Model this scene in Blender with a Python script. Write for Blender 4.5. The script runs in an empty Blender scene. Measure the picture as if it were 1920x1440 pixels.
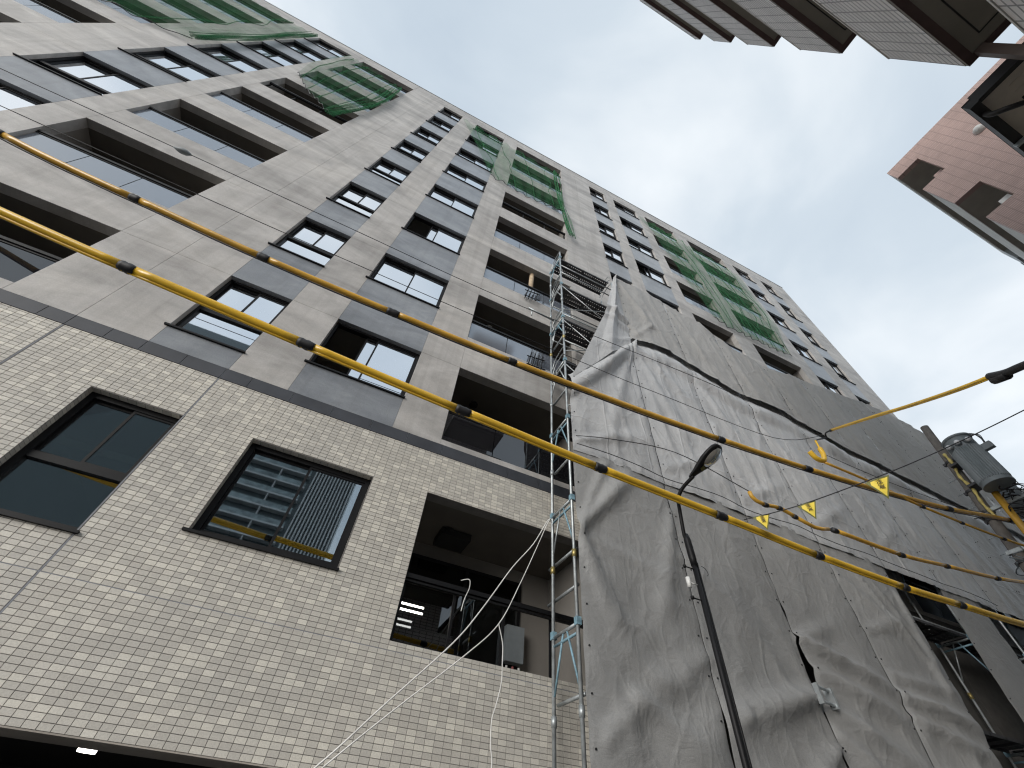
import bpy, math, random
from mathutils import Vector, Matrix, noise
random.seed(7)
R = math.radians
sc = bpy.context.scene

# ------------------------------------------------------------------ camera
CAMZ = 1.7
RIGHT = Vector((0.90146034, -0.42783230, 0.06579339))
DOWN = Vector((0.36558127, 0.67111270, -0.64494812))
FWD = Vector((0.23177486, 0.60544799, 0.76138896))
FPX = 795.686
cam = bpy.data.cameras.new('camera')
cam.sensor_fit = 'HORIZONTAL'; cam.sensor_width = 36.0
cam.lens = FPX / 1920 * 36.0
cam.clip_start = 0.05; cam.clip_end = 3000
camo = bpy.data.objects.new('camera', cam)
sc.collection.objects.link(camo)
M = Matrix((( RIGHT.x, -DOWN.x, -FWD.x, 0), (RIGHT.y, -DOWN.y, -FWD.y, 0), (RIGHT.z, -DOWN.z, -FWD.z, CAMZ), (0, 0, 0, 1)))
camo.matrix_world = M
sc.camera = camo

# ------------------------------------------------------------------ sky, sun, exposure
SUN_EL, SUN_AZ = 15.0, 235.0          # azimuth clockwise from +y
w = bpy.data.worlds.new('World'); sc.world = w; w.use_nodes = True
nt = w.node_tree; nt.nodes.clear()
out = nt.nodes.new('ShaderNodeOutputWorld'); bg = nt.nodes.new('ShaderNodeBackground')
sky = nt.nodes.new('ShaderNodeTexSky'); sky.sky_type = 'NISHITA'; sky.sun_disc = False
sky.sun_elevation = R(SUN_EL); sky.sun_rotation = R(SUN_AZ)
sky.air_density = 1.2; sky.dust_density = 3.0; sky.ozone_density = 1.0
tc = nt.nodes.new('ShaderNodeTexCoord')
sep = nt.nodes.new('ShaderNodeSeparateXYZ'); nt.links.new(tc.outputs['Generated'], sep.inputs[0])
zc = nt.nodes.new('ShaderNodeMath'); zc.operation = 'MAXIMUM'; zc.inputs[1].default_value = 0.0
nt.links.new(sep.outputs['Z'], zc.inputs[0])
za = nt.nodes.new('ShaderNodeMath'); za.operation = 'ADD'; za.inputs[1].default_value = 0.35
nt.links.new(zc.outputs[0], za.inputs[0])
dv = nt.nodes.new('ShaderNodeVectorMath'); dv.operation = 'DIVIDE'
cb = nt.nodes.new('ShaderNodeCombineXYZ')
for i in range(3): nt.links.new(za.outputs[0], cb.inputs[i])
nt.links.new(tc.outputs['Generated'], dv.inputs[0]); nt.links.new(cb.outputs[0], dv.inputs[1])
mp = nt.nodes.new('ShaderNodeMapping'); mp.inputs['Location'].default_value = (1.25, 2.35, 0.4)
nt.links.new(dv.outputs[0], mp.inputs[0])
cn = nt.nodes.new('ShaderNodeTexNoise'); cn.inputs['Scale'].default_value = 2.1; cn.inputs['Detail'].default_value = 6
cn.inputs['Roughness'].default_value = 0.47; cn.inputs['Distortion'].default_value = 0.35
nt.links.new(mp.outputs[0], cn.inputs['Vector'])
cr = nt.nodes.new('ShaderNodeValToRGB')
cr.color_ramp.elements[0].position = 0.34; cr.color_ramp.elements[0].color = (0.455, 0.53, 0.61, 1)
cr.color_ramp.elements[1].position = 0.66; cr.color_ramp.elements[1].color = (0.76, 0.80, 0.835, 1)
e = cr.color_ramp.elements.new(0.5); e.color = (0.545, 0.615, 0.682, 1)
nt.links.new(cn.outputs['Fac'], cr.inputs[0])
cs = nt.nodes.new('ShaderNodeVectorMath'); cs.operation = 'SCALE'; cs.inputs['Scale'].default_value = 3.8
nt.links.new(cr.outputs[0], cs.inputs[0])
mx = nt.nodes.new('ShaderNodeMix'); mx.data_type = 'RGBA'; mx.inputs[0].default_value = 0.95
nt.links.new(sky.outputs[0], mx.inputs[6]); nt.links.new(cs.outputs[0], mx.inputs[7])
nt.links.new(mx.outputs[2], bg.inputs['Color']); bg.inputs['Strength'].default_value = 0.12
nt.links.new(bg.outputs[0], out.inputs[0])

sun = bpy.data.lights.new('sun', 'SUN'); sun.energy = 0.95; sun.angle = R(38); sun.color = (1.0, 0.975, 0.94)
so = bpy.data.objects.new('sun', sun); sc.collection.objects.link(so)
sd = Vector((math.sin(R(SUN_AZ)) * math.cos(R(SUN_EL)), math.cos(R(SUN_AZ)) * math.cos(R(SUN_EL)), math.sin(R(SUN_EL))))
so.rotation_euler = (-sd).to_track_quat('-Z', 'Y').to_euler(); so.location = (0, 0, 60)
sc.view_settings.view_transform = 'Standard'; sc.view_settings.look = 'None'
sc.view_settings.exposure = 1.45; sc.view_settings.gamma = 1.0; sc.view_settings.use_curve_mapping = False
cy = sc.cycles; cy.max_bounces = 6; cy.diffuse_bounces = 4; cy.glossy_bounces = 3; cy.transmission_bounces = 2; cy.transparent_max_bounces = 8
cy.filter_width = 1.2; cy.adaptive_threshold = 0.02

# ------------------------------------------------------------------ materials
MATS = {}
def _base(name):
    m = bpy.data.materials.new(name); m.use_nodes = True; MATS[name] = m
    nt = m.node_tree; p = nt.nodes['Principled BSDF']
    return m, nt, p
def _pos(nt, scale=(1, 1, 1)):
    g = nt.nodes.new('ShaderNodeNewGeometry'); mp = nt.nodes.new('ShaderNodeMapping')
    mp.inputs['Scale'].default_value = scale
    nt.links.new(g.outputs['Position'], mp.inputs[0]); return mp.outputs[0]
def _noise(nt, vec, scale, detail=4, rough=0.55, typ=None, dist=0):
    n = nt.nodes.new('ShaderNodeTexNoise'); n.inputs['Scale'].default_value = scale
    n.inputs['Detail'].default_value = detail; n.inputs['Roughness'].default_value = rough; n.inputs['Distortion'].default_value = dist
    if typ: n.noise_type = typ
    nt.links.new(vec, n.inputs['Vector']); return n.outputs['Fac']
def _ramp(nt, fac, stops):
    r = nt.nodes.new('ShaderNodeValToRGB'); el = r.color_ramp.elements
    el[0].position, el[0].color = stops[0][0], (*stops[0][1], 1); el[1].position, el[1].color = stops[-1][0], (*stops[-1][1], 1)
    for p_, c in stops[1:-1]: x = el.new(p_); x.color = (*c, 1)
    nt.links.new(fac, r.inputs[0]); return r.outputs[0]
def _bump(nt, p, h, strength=0.3, dist=0.02):
    b = nt.nodes.new('ShaderNodeBump'); b.inputs['Strength'].default_value = strength; b.inputs['Distance'].default_value = dist
    nt.links.new(h, b.inputs['Height']); nt.links.new(b.outputs[0], p.inputs['Normal']); return b
def _mixc(nt, a, b, fac, mode='MULTIPLY'):
    m = nt.nodes.new('ShaderNodeMix'); m.data_type = 'RGBA'; m.blend_type = mode
    for s, v in ((6, a), (7, b)):
        if isinstance(v, tuple): m.inputs[s].default_value = (*v, 1)
        else: nt.links.new(v, m.inputs[s])
    if isinstance(fac, float): m.inputs[0].default_value = fac
    else: nt.links.new(fac, m.inputs[0])
    return m.outputs[2]
def plain(name, col, rough=0.6, metal=0.0, var=0.15, scale=6, bump=0.0, spec=0.5):
    m, nt, p = _base(name)
    v = _pos(nt); n = _noise(nt, v, scale, 5)
    lo = tuple(max(0, c * (1 - var)) for c in col); hi = tuple(min(1, c * (1 + var)) for c in col)
    nt.links.new(_ramp(nt, n, [(0.3, lo), (0.7, hi)]), p.inputs['Base Color'])
    p.inputs['Roughness'].default_value = rough; p.inputs['Metallic'].default_value = metal; p.inputs['Specular IOR Level'].default_value = spec
    if bump: _bump(nt, p, _noise(nt, v, scale * 8, 3), bump, 0.01)
    return m
def concrete(name, lo, mid, hi, rough):
    m, nt, p = _base(name)
    v = _pos(nt, (0.6, 1, 1.35)); n = _noise(nt, v, 1.35, 9, 0.66, dist=1.1)
    n2 = _noise(nt, _pos(nt, (0.30, 1, 1.0)), 1.0, 5, 0.55, dist=0.9)
    c = _ramp(nt, n, [(0.30, lo), (0.5, mid), (0.68, hi)])
    c2 = _ramp(nt, n2, [(0.34, (0.76, 0.76, 0.76)), (0.48, (0.95, 0.95, 0.95)), (0.66, (1.08, 1.075, 1.06))])
    nf = _noise(nt, _pos(nt), 60, 2)
    c3 = _ramp(nt, nf, [(0.3, (0.92, 0.92, 0.92)), (0.7, (1.06, 1.06, 1.06))])
    st = _noise(nt, _pos(nt, (5.0, 1, 0.22)), 1.0, 4, 0.6, dist=0.3)      # rain streaks
    c4 = _ramp(nt, st, [(0.32, (0.90, 0.895, 0.89)), (0.55, (1.02, 1.02, 1.02))])
    c = _mixc(nt, c, c2, 1.0); c = _mixc(nt, c, c3, 1.0); c = _mixc(nt, c, c4, 1.0)
    nt.links.new(c, p.inputs['Base Color']); p.inputs['Roughness'].default_value = rough; p.inputs['Specular IOR Level'].default_value = 0.4
    _bump(nt, p, nf, 0.10, 0.006)
    return m
concrete('beige_cladding', (0.375, 0.36, 0.345), (0.46, 0.443, 0.425), (0.545, 0.528, 0.508), 0.6)
concrete('grey_cladding', (0.205, 0.22, 0.243), (0.255, 0.272, 0.296), (0.315, 0.333, 0.358), 0.28)
plain('band_tile', (0.042, 0.046, 0.056), 0.6, var=0.2, scale=3)
plain('sealant', (0.22, 0.23, 0.25), 0.7)
plain('pale_sealant', (0.42, 0.43, 0.44), 0.7)
plain('grout', (0.19, 0.18, 0.17), 0.9)
plain('black_metal', (0.008, 0.008, 0.009), 0.5, var=0.2, spec=0.25)
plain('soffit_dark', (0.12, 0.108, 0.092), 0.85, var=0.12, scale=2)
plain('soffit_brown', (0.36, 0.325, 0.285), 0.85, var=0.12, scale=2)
plain('balcony_wall', (0.21, 0.197, 0.18), 0.9, var=0.08, scale=1.5)  # dark walls; balcony shade also put into the colour against the low sun
plain('soffit_olive', (0.21, 0.195, 0.165), 0.85, var=0.12, scale=2)
plain('plaster', (0.42, 0.40, 0.37), 0.9, var=0.08, scale=1.5)
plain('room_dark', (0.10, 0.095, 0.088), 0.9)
plain('black_paint', (0.01, 0.01, 0.01), 0.8)
plain('white_plastic', (0.72, 0.72, 0.70), 0.45, var=0.05)
plain('galvanised', (0.42, 0.45, 0.46), 0.45, metal=0.6, var=0.25, scale=9)
plain('teal_paint', (0.20, 0.33, 0.40), 0.5, var=0.35, scale=14)
plain('dark_steel', (0.06, 0.06, 0.065), 0.5, metal=0.3)
plain('brass', (0.45, 0.36, 0.14), 0.4, metal=0.7)
plain('asphalt', (0.09, 0.09, 0.092), 0.9, var=0.3, scale=20, bump=0.4)
plain('paving', (0.30, 0.29, 0.28), 0.85, var=0.15, scale=5)
plain('road_paint', (0.7, 0.7, 0.68), 0.7)
plain('yellow_sleeve', (0.72, 0.44, 0.035), 0.22, var=0.10, scale=3)
plain('amber_sleeve', (0.60, 0.34, 0.05), 0.24, var=0.15, scale=3)
plain('black_rubber', (0.014, 0.014, 0.016), 0.55)
plain('flag_yellow', (0.78, 0.60, 0.07), 0.6, var=0.1)
plain('flag_border', (0.13, 0.13, 0.03), 0.6)
plain('ink', (0.10, 0.075, 0.015), 0.7)
plain('pole_concrete', (0.17, 0.155, 0.142), 0.85, var=0.2, scale=8, bump=0.2)
plain('transformer_grey', (0.20, 0.225, 0.24), 0.5, var=0.12, scale=5)
plain('porcelain', (0.75, 0.76, 0.78), 0.2)
plain('white_rope', (0.72, 0.71, 0.68), 0.8)
plain('pale_tape', (0.62, 0.50, 0.16), 0.5, var=0.25, scale=12)
plain('wood', (0.58, 0.45, 0.31), 0.75, var=0.15)
plain('blue_film', (0.03, 0.09, 0.2), 0.4)
plain('parapet_pale', (0.66, 0.65, 0.62), 0.8, var=0.1, scale=2)
plain('parapet_grey', (0.34, 0.36, 0.37), 0.5)
plain('house_trim', (0.016, 0.015, 0.016), 0.5)
plain('house_board', (0.60, 0.53, 0.45), 0.75, var=0.12, scale=4)
plain('house_siding', (0.58, 0.565, 0.51), 0.8, var=0.12, scale=6)
plain('drip_edge', (0.07, 0.042, 0.038), 0.7)
plain('drain_pipe', (0.10, 0.075, 0.065), 0.6)
plain('tower_slab', (0.62, 0.63, 0.63), 0.8)
plain('tower_body', (0.09, 0.115, 0.12), 0.3)
plain('tower_rail', (0.26, 0.32, 0.33), 0.3, var=0.5, scale=0.7)
plain('copper_pipe', (0.3, 0.09, 0.09), 0.5)

def tiles_mat():
    m, nt, p = _base('wall_tile')
    a = nt.nodes.new('ShaderNodeAttribute'); a.attribute_name = 'tone'
    c = _ramp(nt, a.outputs['Fac'], [(0.0, (0.51, 0.486, 0.437)), (0.45, (0.575, 0.549, 0.493)), (0.75, (0.655, 0.626, 0.556)), (1.0, (0.735, 0.703, 0.62))])
    n = _noise(nt, _pos(nt), 90, 3); n2 = _noise(nt, _pos(nt), 0.9, 4)
    c = _mixc(nt, c, _ramp(nt, n, [(0.3, (0.88, 0.88, 0.88)), (0.7, (1.06, 1.06, 1.06))]), 1.0)
    c = _mixc(nt, c, _ramp(nt, n2, [(0.3, (0.92, 0.92, 0.93)), (0.7, (1.04, 1.03, 1.02))]), 1.0)
    nt.links.new(c, p.inputs['Base Color']); p.inputs['Roughness'].default_value = 0.6
    _bump(nt, p, n, 0.25, 0.004)
tiles_mat()

def glass(name, refl, tint, gcol=(0.85, 0.9, 0.95), body=None, rough=0.015):
    m = bpy.data.materials.new(name); m.use_nodes = True; MATS[name] = m; nt = m.node_tree; nt.nodes.clear()
    o = nt.nodes.new('ShaderNodeOutputMaterial'); mix = nt.nodes.new('ShaderNodeMixShader')
    if body:
        a = nt.nodes.new('ShaderNodeBsdfDiffuse'); a.inputs[0].default_value = (*body, 1)
    else:
        a = nt.nodes.new('ShaderNodeBsdfTransparent'); a.inputs[0].default_value = (*tint, 1)
    g = nt.nodes.new('ShaderNodeBsdfGlossy'); g.inputs['Color'].default_value = (*gcol, 1); g.inputs['Roughness'].default_value = rough
    fr = nt.nodes.new('ShaderNodeFresnel'); fr.inputs['IOR'].default_value = 1.55
    mm = nt.nodes.new('ShaderNodeMath'); mm.operation = 'MULTIPLY_ADD'; mm.inputs[1].default_value = 1 - refl; mm.inputs[2].default_value = refl; mm.use_clamp = True
    nt.links.new(fr.outputs[0], mm.inputs[0]); nt.links.new(mm.outputs[0], mix.inputs[0])
    nt.links.new(a.outputs[0], mix.inputs[1]); nt.links.new(g.outputs[0], mix.inputs[2]); nt.links.new(mix.outputs[0], o.inputs[0])
glass('mirror_glass', 0.80, (0.5, 0.55, 0.55), (0.93, 0.96, 1.0))
glass('clear_glass', 0.34, (0.62, 0.70, 0.68))
glass('dark_glass', 0.06, (0.2, 0.22, 0.22))
glass('frosted_panel', 0.22, (1, 1, 1), body=(0.155, 0.17, 0.20), rough=0.09)
glass('black_panel', 0.05, (1, 1, 1), body=(0.012, 0.012, 0.014))
glass('lamp_lens', 0.12, (1, 1, 1), body=(0.16, 0.15, 0.13), rough=0.25)

def tarp_mat(name, lo, hi, rough, crease, fine):
    m, nt, p = _base(name)
    v = _pos(nt)
    n = _noise(nt, v, 0.8, 4); n2 = _noise(nt, v, 120, 2)
    c = _ramp(nt, n, [(0.3, lo), (0.7, hi)])
    c = _mixc(nt, c, _ramp(nt, n2, [(0.3, (0.86, 0.86, 0.86)), (0.7, (1.1, 1.1, 1.1))]), 1.0)
    nt.links.new(c, p.inputs['Base Color']); p.inputs['Roughness'].default_value = rough; p.inputs['Specular IOR Level'].default_value = 0.45
    # small wrinkles, long straight creases between them
    w1 = _noise(nt, _pos(nt, (0.8, 1.0, 1.0)), 2.6, 6, 0.62, None, 1.6)
    vw = nt.nodes.new('ShaderNodeVectorMath'); vw.operation = 'ADD'; dn0 = nt.nodes.new('ShaderNodeTexNoise'); dn0.inputs['Scale'].default_value = 1.3
    nt.links.new(v, dn0.inputs['Vector']); sv0 = nt.nodes.new('ShaderNodeVectorMath'); sv0.operation = 'SCALE'; sv0.inputs['Scale'].default_value = 0.35
    nt.links.new(dn0.outputs['Color'], sv0.inputs[0]); nt.links.new(_pos(nt, (1.0, 1.0, 0.6)), vw.inputs[0]); nt.links.new(sv0.outputs[0], vw.inputs[1])
    h = None
    for sc_, wd, amp in ((1.5, 0.03, 0.55), (3.6, 0.05, 0.30)):
        vo = nt.nodes.new('ShaderNodeTexVoronoi'); vo.feature = 'DISTANCE_TO_EDGE'; vo.inputs['Scale'].default_value = sc_
        nt.links.new(vw.outputs[0], vo.inputs['Vector'])
        mr0 = nt.nodes.new('ShaderNodeMapRange'); mr0.inputs['From Min'].default_value = 0.0; mr0.inputs['From Max'].default_value = wd * 2
        mr0.inputs['To Min'].default_value = amp; mr0.inputs['To Max'].default_value = 0.0; nt.links.new(vo.outputs['Distance'], mr0.inputs['Value'])
        if h is None: h = mr0.outputs[0]
        else:
            a0 = nt.nodes.new('ShaderNodeMath'); a0.operation = 'ADD'; nt.links.new(h, a0.inputs[0]); nt.links.new(mr0.outputs[0], a0.inputs[1]); h = a0.outputs[0]
    fade = _noise(nt, v, 0.9, 2)      # creases come and go
    fm = nt.nodes.new('ShaderNodeMath'); fm.operation = 'MULTIPLY'; nt.links.new(h, fm.inputs[0]); nt.links.new(fade, fm.inputs[1])
    ad = nt.nodes.new('ShaderNodeMath'); ad.operation = 'MULTIPLY_ADD'; ad.inputs[1].default_value = 1.3
    nt.links.new(w1, ad.inputs[0]); nt.links.new(fm.outputs[0], ad.inputs[2])
    h = ad.outputs[0]
    if crease:   # packing creases, a grid about half a metre wide
        sp = nt.nodes.new('ShaderNodeSeparateXYZ'); nv = nt.nodes.new('ShaderNodeVectorMath'); nv.operation = 'ADD'
        dn = nt.nodes.new('ShaderNodeTexNoise'); dn.inputs['Scale'].default_value = 0.9
        nt.links.new(v, dn.inputs['Vector'])
        sv = nt.nodes.new('ShaderNodeVectorMath'); sv.operation = 'SCALE'; sv.inputs['Scale'].default_value = 0.16
        nt.links.new(dn.outputs['Color'], sv.inputs[0]); nt.links.new(v, nv.inputs[0]); nt.links.new(sv.outputs[0], nv.inputs[1])
        nt.links.new(nv.outputs[0], sp.inputs[0])
        for ax, per in (('X', 0.46), ('Z', 0.52)):
            pp = nt.nodes.new('ShaderNodeMath'); pp.operation = 'PINGPONG'; pp.inputs[1].default_value = per
            nt.links.new(sp.outputs[ax], pp.inputs[0])
            mr = nt.nodes.new('ShaderNodeMapRange'); mr.inputs['From Min'].default_value = 0.0; mr.inputs['From Max'].default_value = 0.022
            mr.inputs['To Min'].default_value = crease; mr.inputs['To Max'].default_value = 0.0
            nt.links.new(pp.outputs[0], mr.inputs['Value'])
            a2 = nt.nodes.new('ShaderNodeMath'); a2.operation = 'ADD'; nt.links.new(h, a2.inputs[0]); nt.links.new(mr.outputs[0], a2.inputs[1]); h = a2.outputs[0]
    _bump(nt, p, h, fine, 0.05)
tarp_mat('tarp_lower', (0.25, 0.25, 0.247), (0.315, 0.315, 0.311), 0.6, 0.10, 0.30)
tarp_mat('tarp_middle', (0.41, 0.413, 0.416), (0.49, 0.494, 0.498), 0.42, 0.55, 0.30)
tarp_mat('tarp_upper', (0.34, 0.334, 0.322), (0.41, 0.403, 0.39), 0.6, 0.12, 0.34)

def net_mat(name, alpha):
    m = bpy.data.materials.new(name); m.use_nodes = True; MATS[name] = m; nt = m.node_tree; nt.nodes.clear()
    o = nt.nodes.new('ShaderNodeOutputMaterial'); mix = nt.nodes.new('ShaderNodeMixShader')
    t = nt.nodes.new('ShaderNodeBsdfTransparent'); d = nt.nodes.new('ShaderNodeBsdfDiffuse'); d.inputs[0].default_value = (0.06, 0.20, 0.095, 1)
    n = _noise(nt, _pos(nt, (2.5, 1, 0.5)), 1.5, 4)
    mr = nt.nodes.new('ShaderNodeMapRange'); mr.inputs['From Min'].default_value = 0.3; mr.inputs['From Max'].default_value = 0.75
    mr.inputs['To Min'].default_value = alpha * 0.6; mr.inputs['To Max'].default_value = min(1, alpha * 1.5); nt.links.new(n, mr.inputs['Value'])
    nt.links.new(mr.outputs[0], mix.inputs[0]); nt.links.new(t.outputs[0], mix.inputs[1]); nt.links.new(d.outputs[0], mix.inputs[2]); nt.links.new(mix.outputs[0], o.inputs[0])
net_mat('green_net', 0.25); net_mat('green_net_bunched', 0.42)

def brickmat(name, c1, c2, mortar, bw, bh, axes, msize=0.012):
    m, nt, p = _base(name)
    g = nt.nodes.new('ShaderNodeNewGeometry'); sp = nt.nodes.new('ShaderNodeSeparateXYZ'); nt.links.new(g.outputs['Position'], sp.inputs[0])
    cbn = nt.nodes.new('ShaderNodeCombineXYZ'); nt.links.new(sp.outputs[axes[0]], cbn.inputs[0]); nt.links.new(sp.outputs['Z'], cbn.inputs[1])
    b = nt.nodes.new('ShaderNodeTexBrick'); b.offset = 0.0; b.inputs['Scale'].default_value = 1.0
    b.inputs['Brick Width'].default_value = bw; b.inputs['Row Height'].default_value = bh; b.inputs['Mortar Size'].default_value = msize
    b.inputs['Color1'].default_value = (*c1, 1); b.inputs['Color2'].default_value = (*c2, 1); b.inputs['Mortar'].default_value = (*mortar, 1); b.inputs['Bias'].default_value = 0.0
    nt.links.new(cbn.outputs[0], b.inputs['Vector'])
    n = _noise(nt, _pos(nt), 1.2, 5)
    c = _mixc(nt, b.outputs['Color'], _ramp(nt, n, [(0.3, (0.9, 0.9, 0.9)), (0.7, (1.06, 1.05, 1.05))]), 1.0)
    nt.links.new(c, p.inputs['Base Color']); p.inputs['Roughness'].default_value = 0.55
    inv = nt.nodes.new('ShaderNodeMath'); inv.operation = 'SUBTRACT'; inv.inputs[0].default_value = 1; nt.links.new(b.outputs['Fac'], inv.inputs[1])
    _bump(nt, p, inv.outputs[0], 0.5, 0.01)
brickmat('balcony_brick', (0.66, 0.62, 0.605), (0.74, 0.70, 0.68), (0.26, 0.24, 0.235), 0.235, 0.1, 'X', 0.012)
brickmat('pink_tile', (0.47, 0.33, 0.29), (0.53, 0.375, 0.335), (0.36, 0.255, 0.23), 0.235, 0.065, 'Y')

lm = bpy.data.materials.new('lamp_glow'); lm.use_nodes = True; MATS['lamp_glow'] = lm
lm.node_tree.nodes['Principled BSDF'].inputs['Emission Color'].default_value = (1, 0.96, 0.88, 1)
lm.node_tree.nodes['Principled BSDF'].inputs['Emission Strength'].default_value = 2.5

# ------------------------------------------------------------------ helpers
class MB:
    def __init__(s): s.v = []; s.f = []; s.mi = []; s.cur = 0; s.tone = []
    def face(s, pts, tone=None):
        n = len(s.v); s.v += [tuple(p) for p in pts]; s.f.append(tuple(range(n, n + len(pts)))); s.mi.append(s.cur); s.tone.append(tone or 0.0)
    def box(s, x0, x1, y0, y1, z0, z1, tone=0.0, skip=()):
        n = len(s.v)
        s.v += [(x0, y0, z0), (x1, y0, z0), (x1, y1, z0), (x0, y1, z0), (x0, y0, z1), (x1, y0, z1), (x1, y1, z1), (x0, y1, z1)]
        for k, f in (('b', (3, 2, 1, 0)), ('t', (4, 5, 6, 7)), ('f', (0, 1, 5, 4)), ('r', (1, 2, 6, 5)), ('k', (2, 3, 7, 6)), ('l', (3, 0, 4, 7))):
            if k in skip: continue
            s.f.append(tuple(n + i for i in f)); s.mi.append(s.cur); s.tone.append(tone)
        return s
    def tube(s, pts, r, n=10, cap=True, flat=None):
        pts = [Vector(p) for p in pts]; rs = r if isinstance(r, (list, tuple)) else [r] * len(pts)
        base = len(s.v); up = None
        for i, p in enumerate(pts):
            d = (pts[min(i + 1, len(pts) - 1)] - pts[max(i - 1, 0)])
            if d.length < 1e-9: d = Vector((0, 0, 1))
            d.normalize()
            if up is None:
                up = Vector((0, 0, 1)) if abs(d.z) < 0.95 else Vector((1, 0, 0))
            a = d.cross(up).normalized(); b = a.cross(d).normalized(); up = b
            for k in range(n):
                t = 2 * math.pi * k / n; q = p + (a * math.cos(t) + b * math.sin(t)) * rs[i]; s.v.append(tuple(q))
        for i in range(len(pts) - 1):
            for k in range(n):
                a0 = base + i * n + k; a1 = base + i * n + (k + 1) % n
                s.f.append((a0, a1, a1 + n, a0 + n)); s.mi.append(s.cur); s.tone.append(0.0)
        if cap:
            s.f.append(tuple(base + k for k in range(n))[::-1]); s.mi.append(s.cur); s.tone.append(0.0)
            e0 = base + (len(pts) - 1) * n; s.f.append(tuple(e0 + k for k in range(n))); s.mi.append(s.cur); s.tone.append(0.0)
        return s
    def grid(s, P, ni, nj):   # P(i,j) for i<ni, j<nj
        base = len(s.v)
        for j in range(nj):
            for i in range(ni): s.v.append(tuple(P(i / (ni - 1), j / (nj - 1))))
        for j in range(nj - 1):
            for i in range(ni - 1):
                a = base + j * ni + i; s.f.append((a, a + 1, a + ni + 1, a + ni)); s.mi.append(s.cur); s.tone.append(0.0)
        return s
    def mesh(s, name, mats, smooth=False, tones=False):
        me = bpy.data.meshes.new(name); me.from_pydata(s.v, [], s.f)
        for m in (mats if isinstance(mats, (list, tuple)) else [mats]): me.materials.append(MATS[m])
        if max(s.mi, default=0) > 0: me.polygons.foreach_set('material_index', s.mi)
        if smooth: me.polygons.foreach_set('use_smooth', [True] * len(me.polygons))
        if tones:
            at = me.attributes.new('tone', 'FLOAT', 'FACE'); at.data.foreach_set('value', s.tone)
        me.update(); return me
    def build(s, name, mats, parent=None, loc=(0, 0, 0), smooth=False, tones=False):
        return link(name, s.mesh(name, mats, smooth, tones), parent, loc)
def link(name, me, parent=None, loc=(0, 0, 0), rot=None):
    o = bpy.data.objects.new(name, me); sc.collection.objects.link(o); o.location = loc
    if rot: o.rotation_euler = rot
    if parent: o.parent = parent
    return o
def tag(o, label, cat=None, group=None, kind=None):
    o['label'] = label
    if cat: o['category'] = cat
    if group: o['group'] = group
    if kind: o['kind'] = kind
    return o
def thing(name, loc, label, cat, group=None):
    o = bpy.data.objects.new(name, None); sc.collection.objects.link(o); o.location = loc; o.empty_display_size = 0.3
    return tag(o, label, cat, group)
def interp(tab, x):
    if x <= tab[0][0]: return tab[0][1]
    for (a, b), (c, d) in zip(tab, tab[1:]):
        if x <= c: return b + (d - b) * (x - a) / (c - a)
    return tab[-1][1]
def smoothpts(pts, n=6):   # Catmull-Rom
    P = [Vector(p) for p in pts]; out = []
    for i in range(len(P) - 1):
        p0 = P[max(i - 1, 0)]; p1 = P[i]; p2 = P[i + 1]; p3 = P[min(i + 2, len(P) - 1)]
        for k in range(n):
            t = k / n
            out.append(0.5 * ((2 * p1) + (p2 - p0) * t + (2 * p0 - 5 * p1 + 4 * p2 - p3) * t * t + (3 * p1 - p0 - 3 * p2 + p3) * t ** 3))
    out.append(P[-1]); return out
def proj(p):
    d = Vector(p) - Vector((0, 0, CAMZ)); z = d.dot(FWD)
    if z <= 0.05: return None
    return 960 + FPX * d.dot(RIGHT) / z, 720 + FPX * d.dot(DOWN) / z
def seen(p, mg=0):
    q = proj(p); return q is not None and -mg < q[0] < 1920 + mg and -mg < q[1] < 1440 + mg

# ------------------------------------------------------------------ ground
FY = 5.37                       # facade plane
g = MB(); g.face([(-400, -400, 0), (400, -400, 0), (400, 400, 0), (-400, 400, 0)])
o = g.build('road', 'asphalt'); o['kind'] = 'structure'
g = MB(); g.box(-60, 80, 4.3, 5.2, 0.004, 0.12); o = g.build('pavement', 'paving'); o['kind'] = 'structure'
g = MB(); g.box(-60, 80, -1.5, -0.9, 0.004, 0.12); o = g.build('pavement', 'paving'); o['kind'] = 'structure'
g = MB(); g.box(-60, 80, 3.95, 4.05, 0.004, 0.008); o = g.build('road_marking', 'road_paint'); o['kind'] = 'structure'

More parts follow.
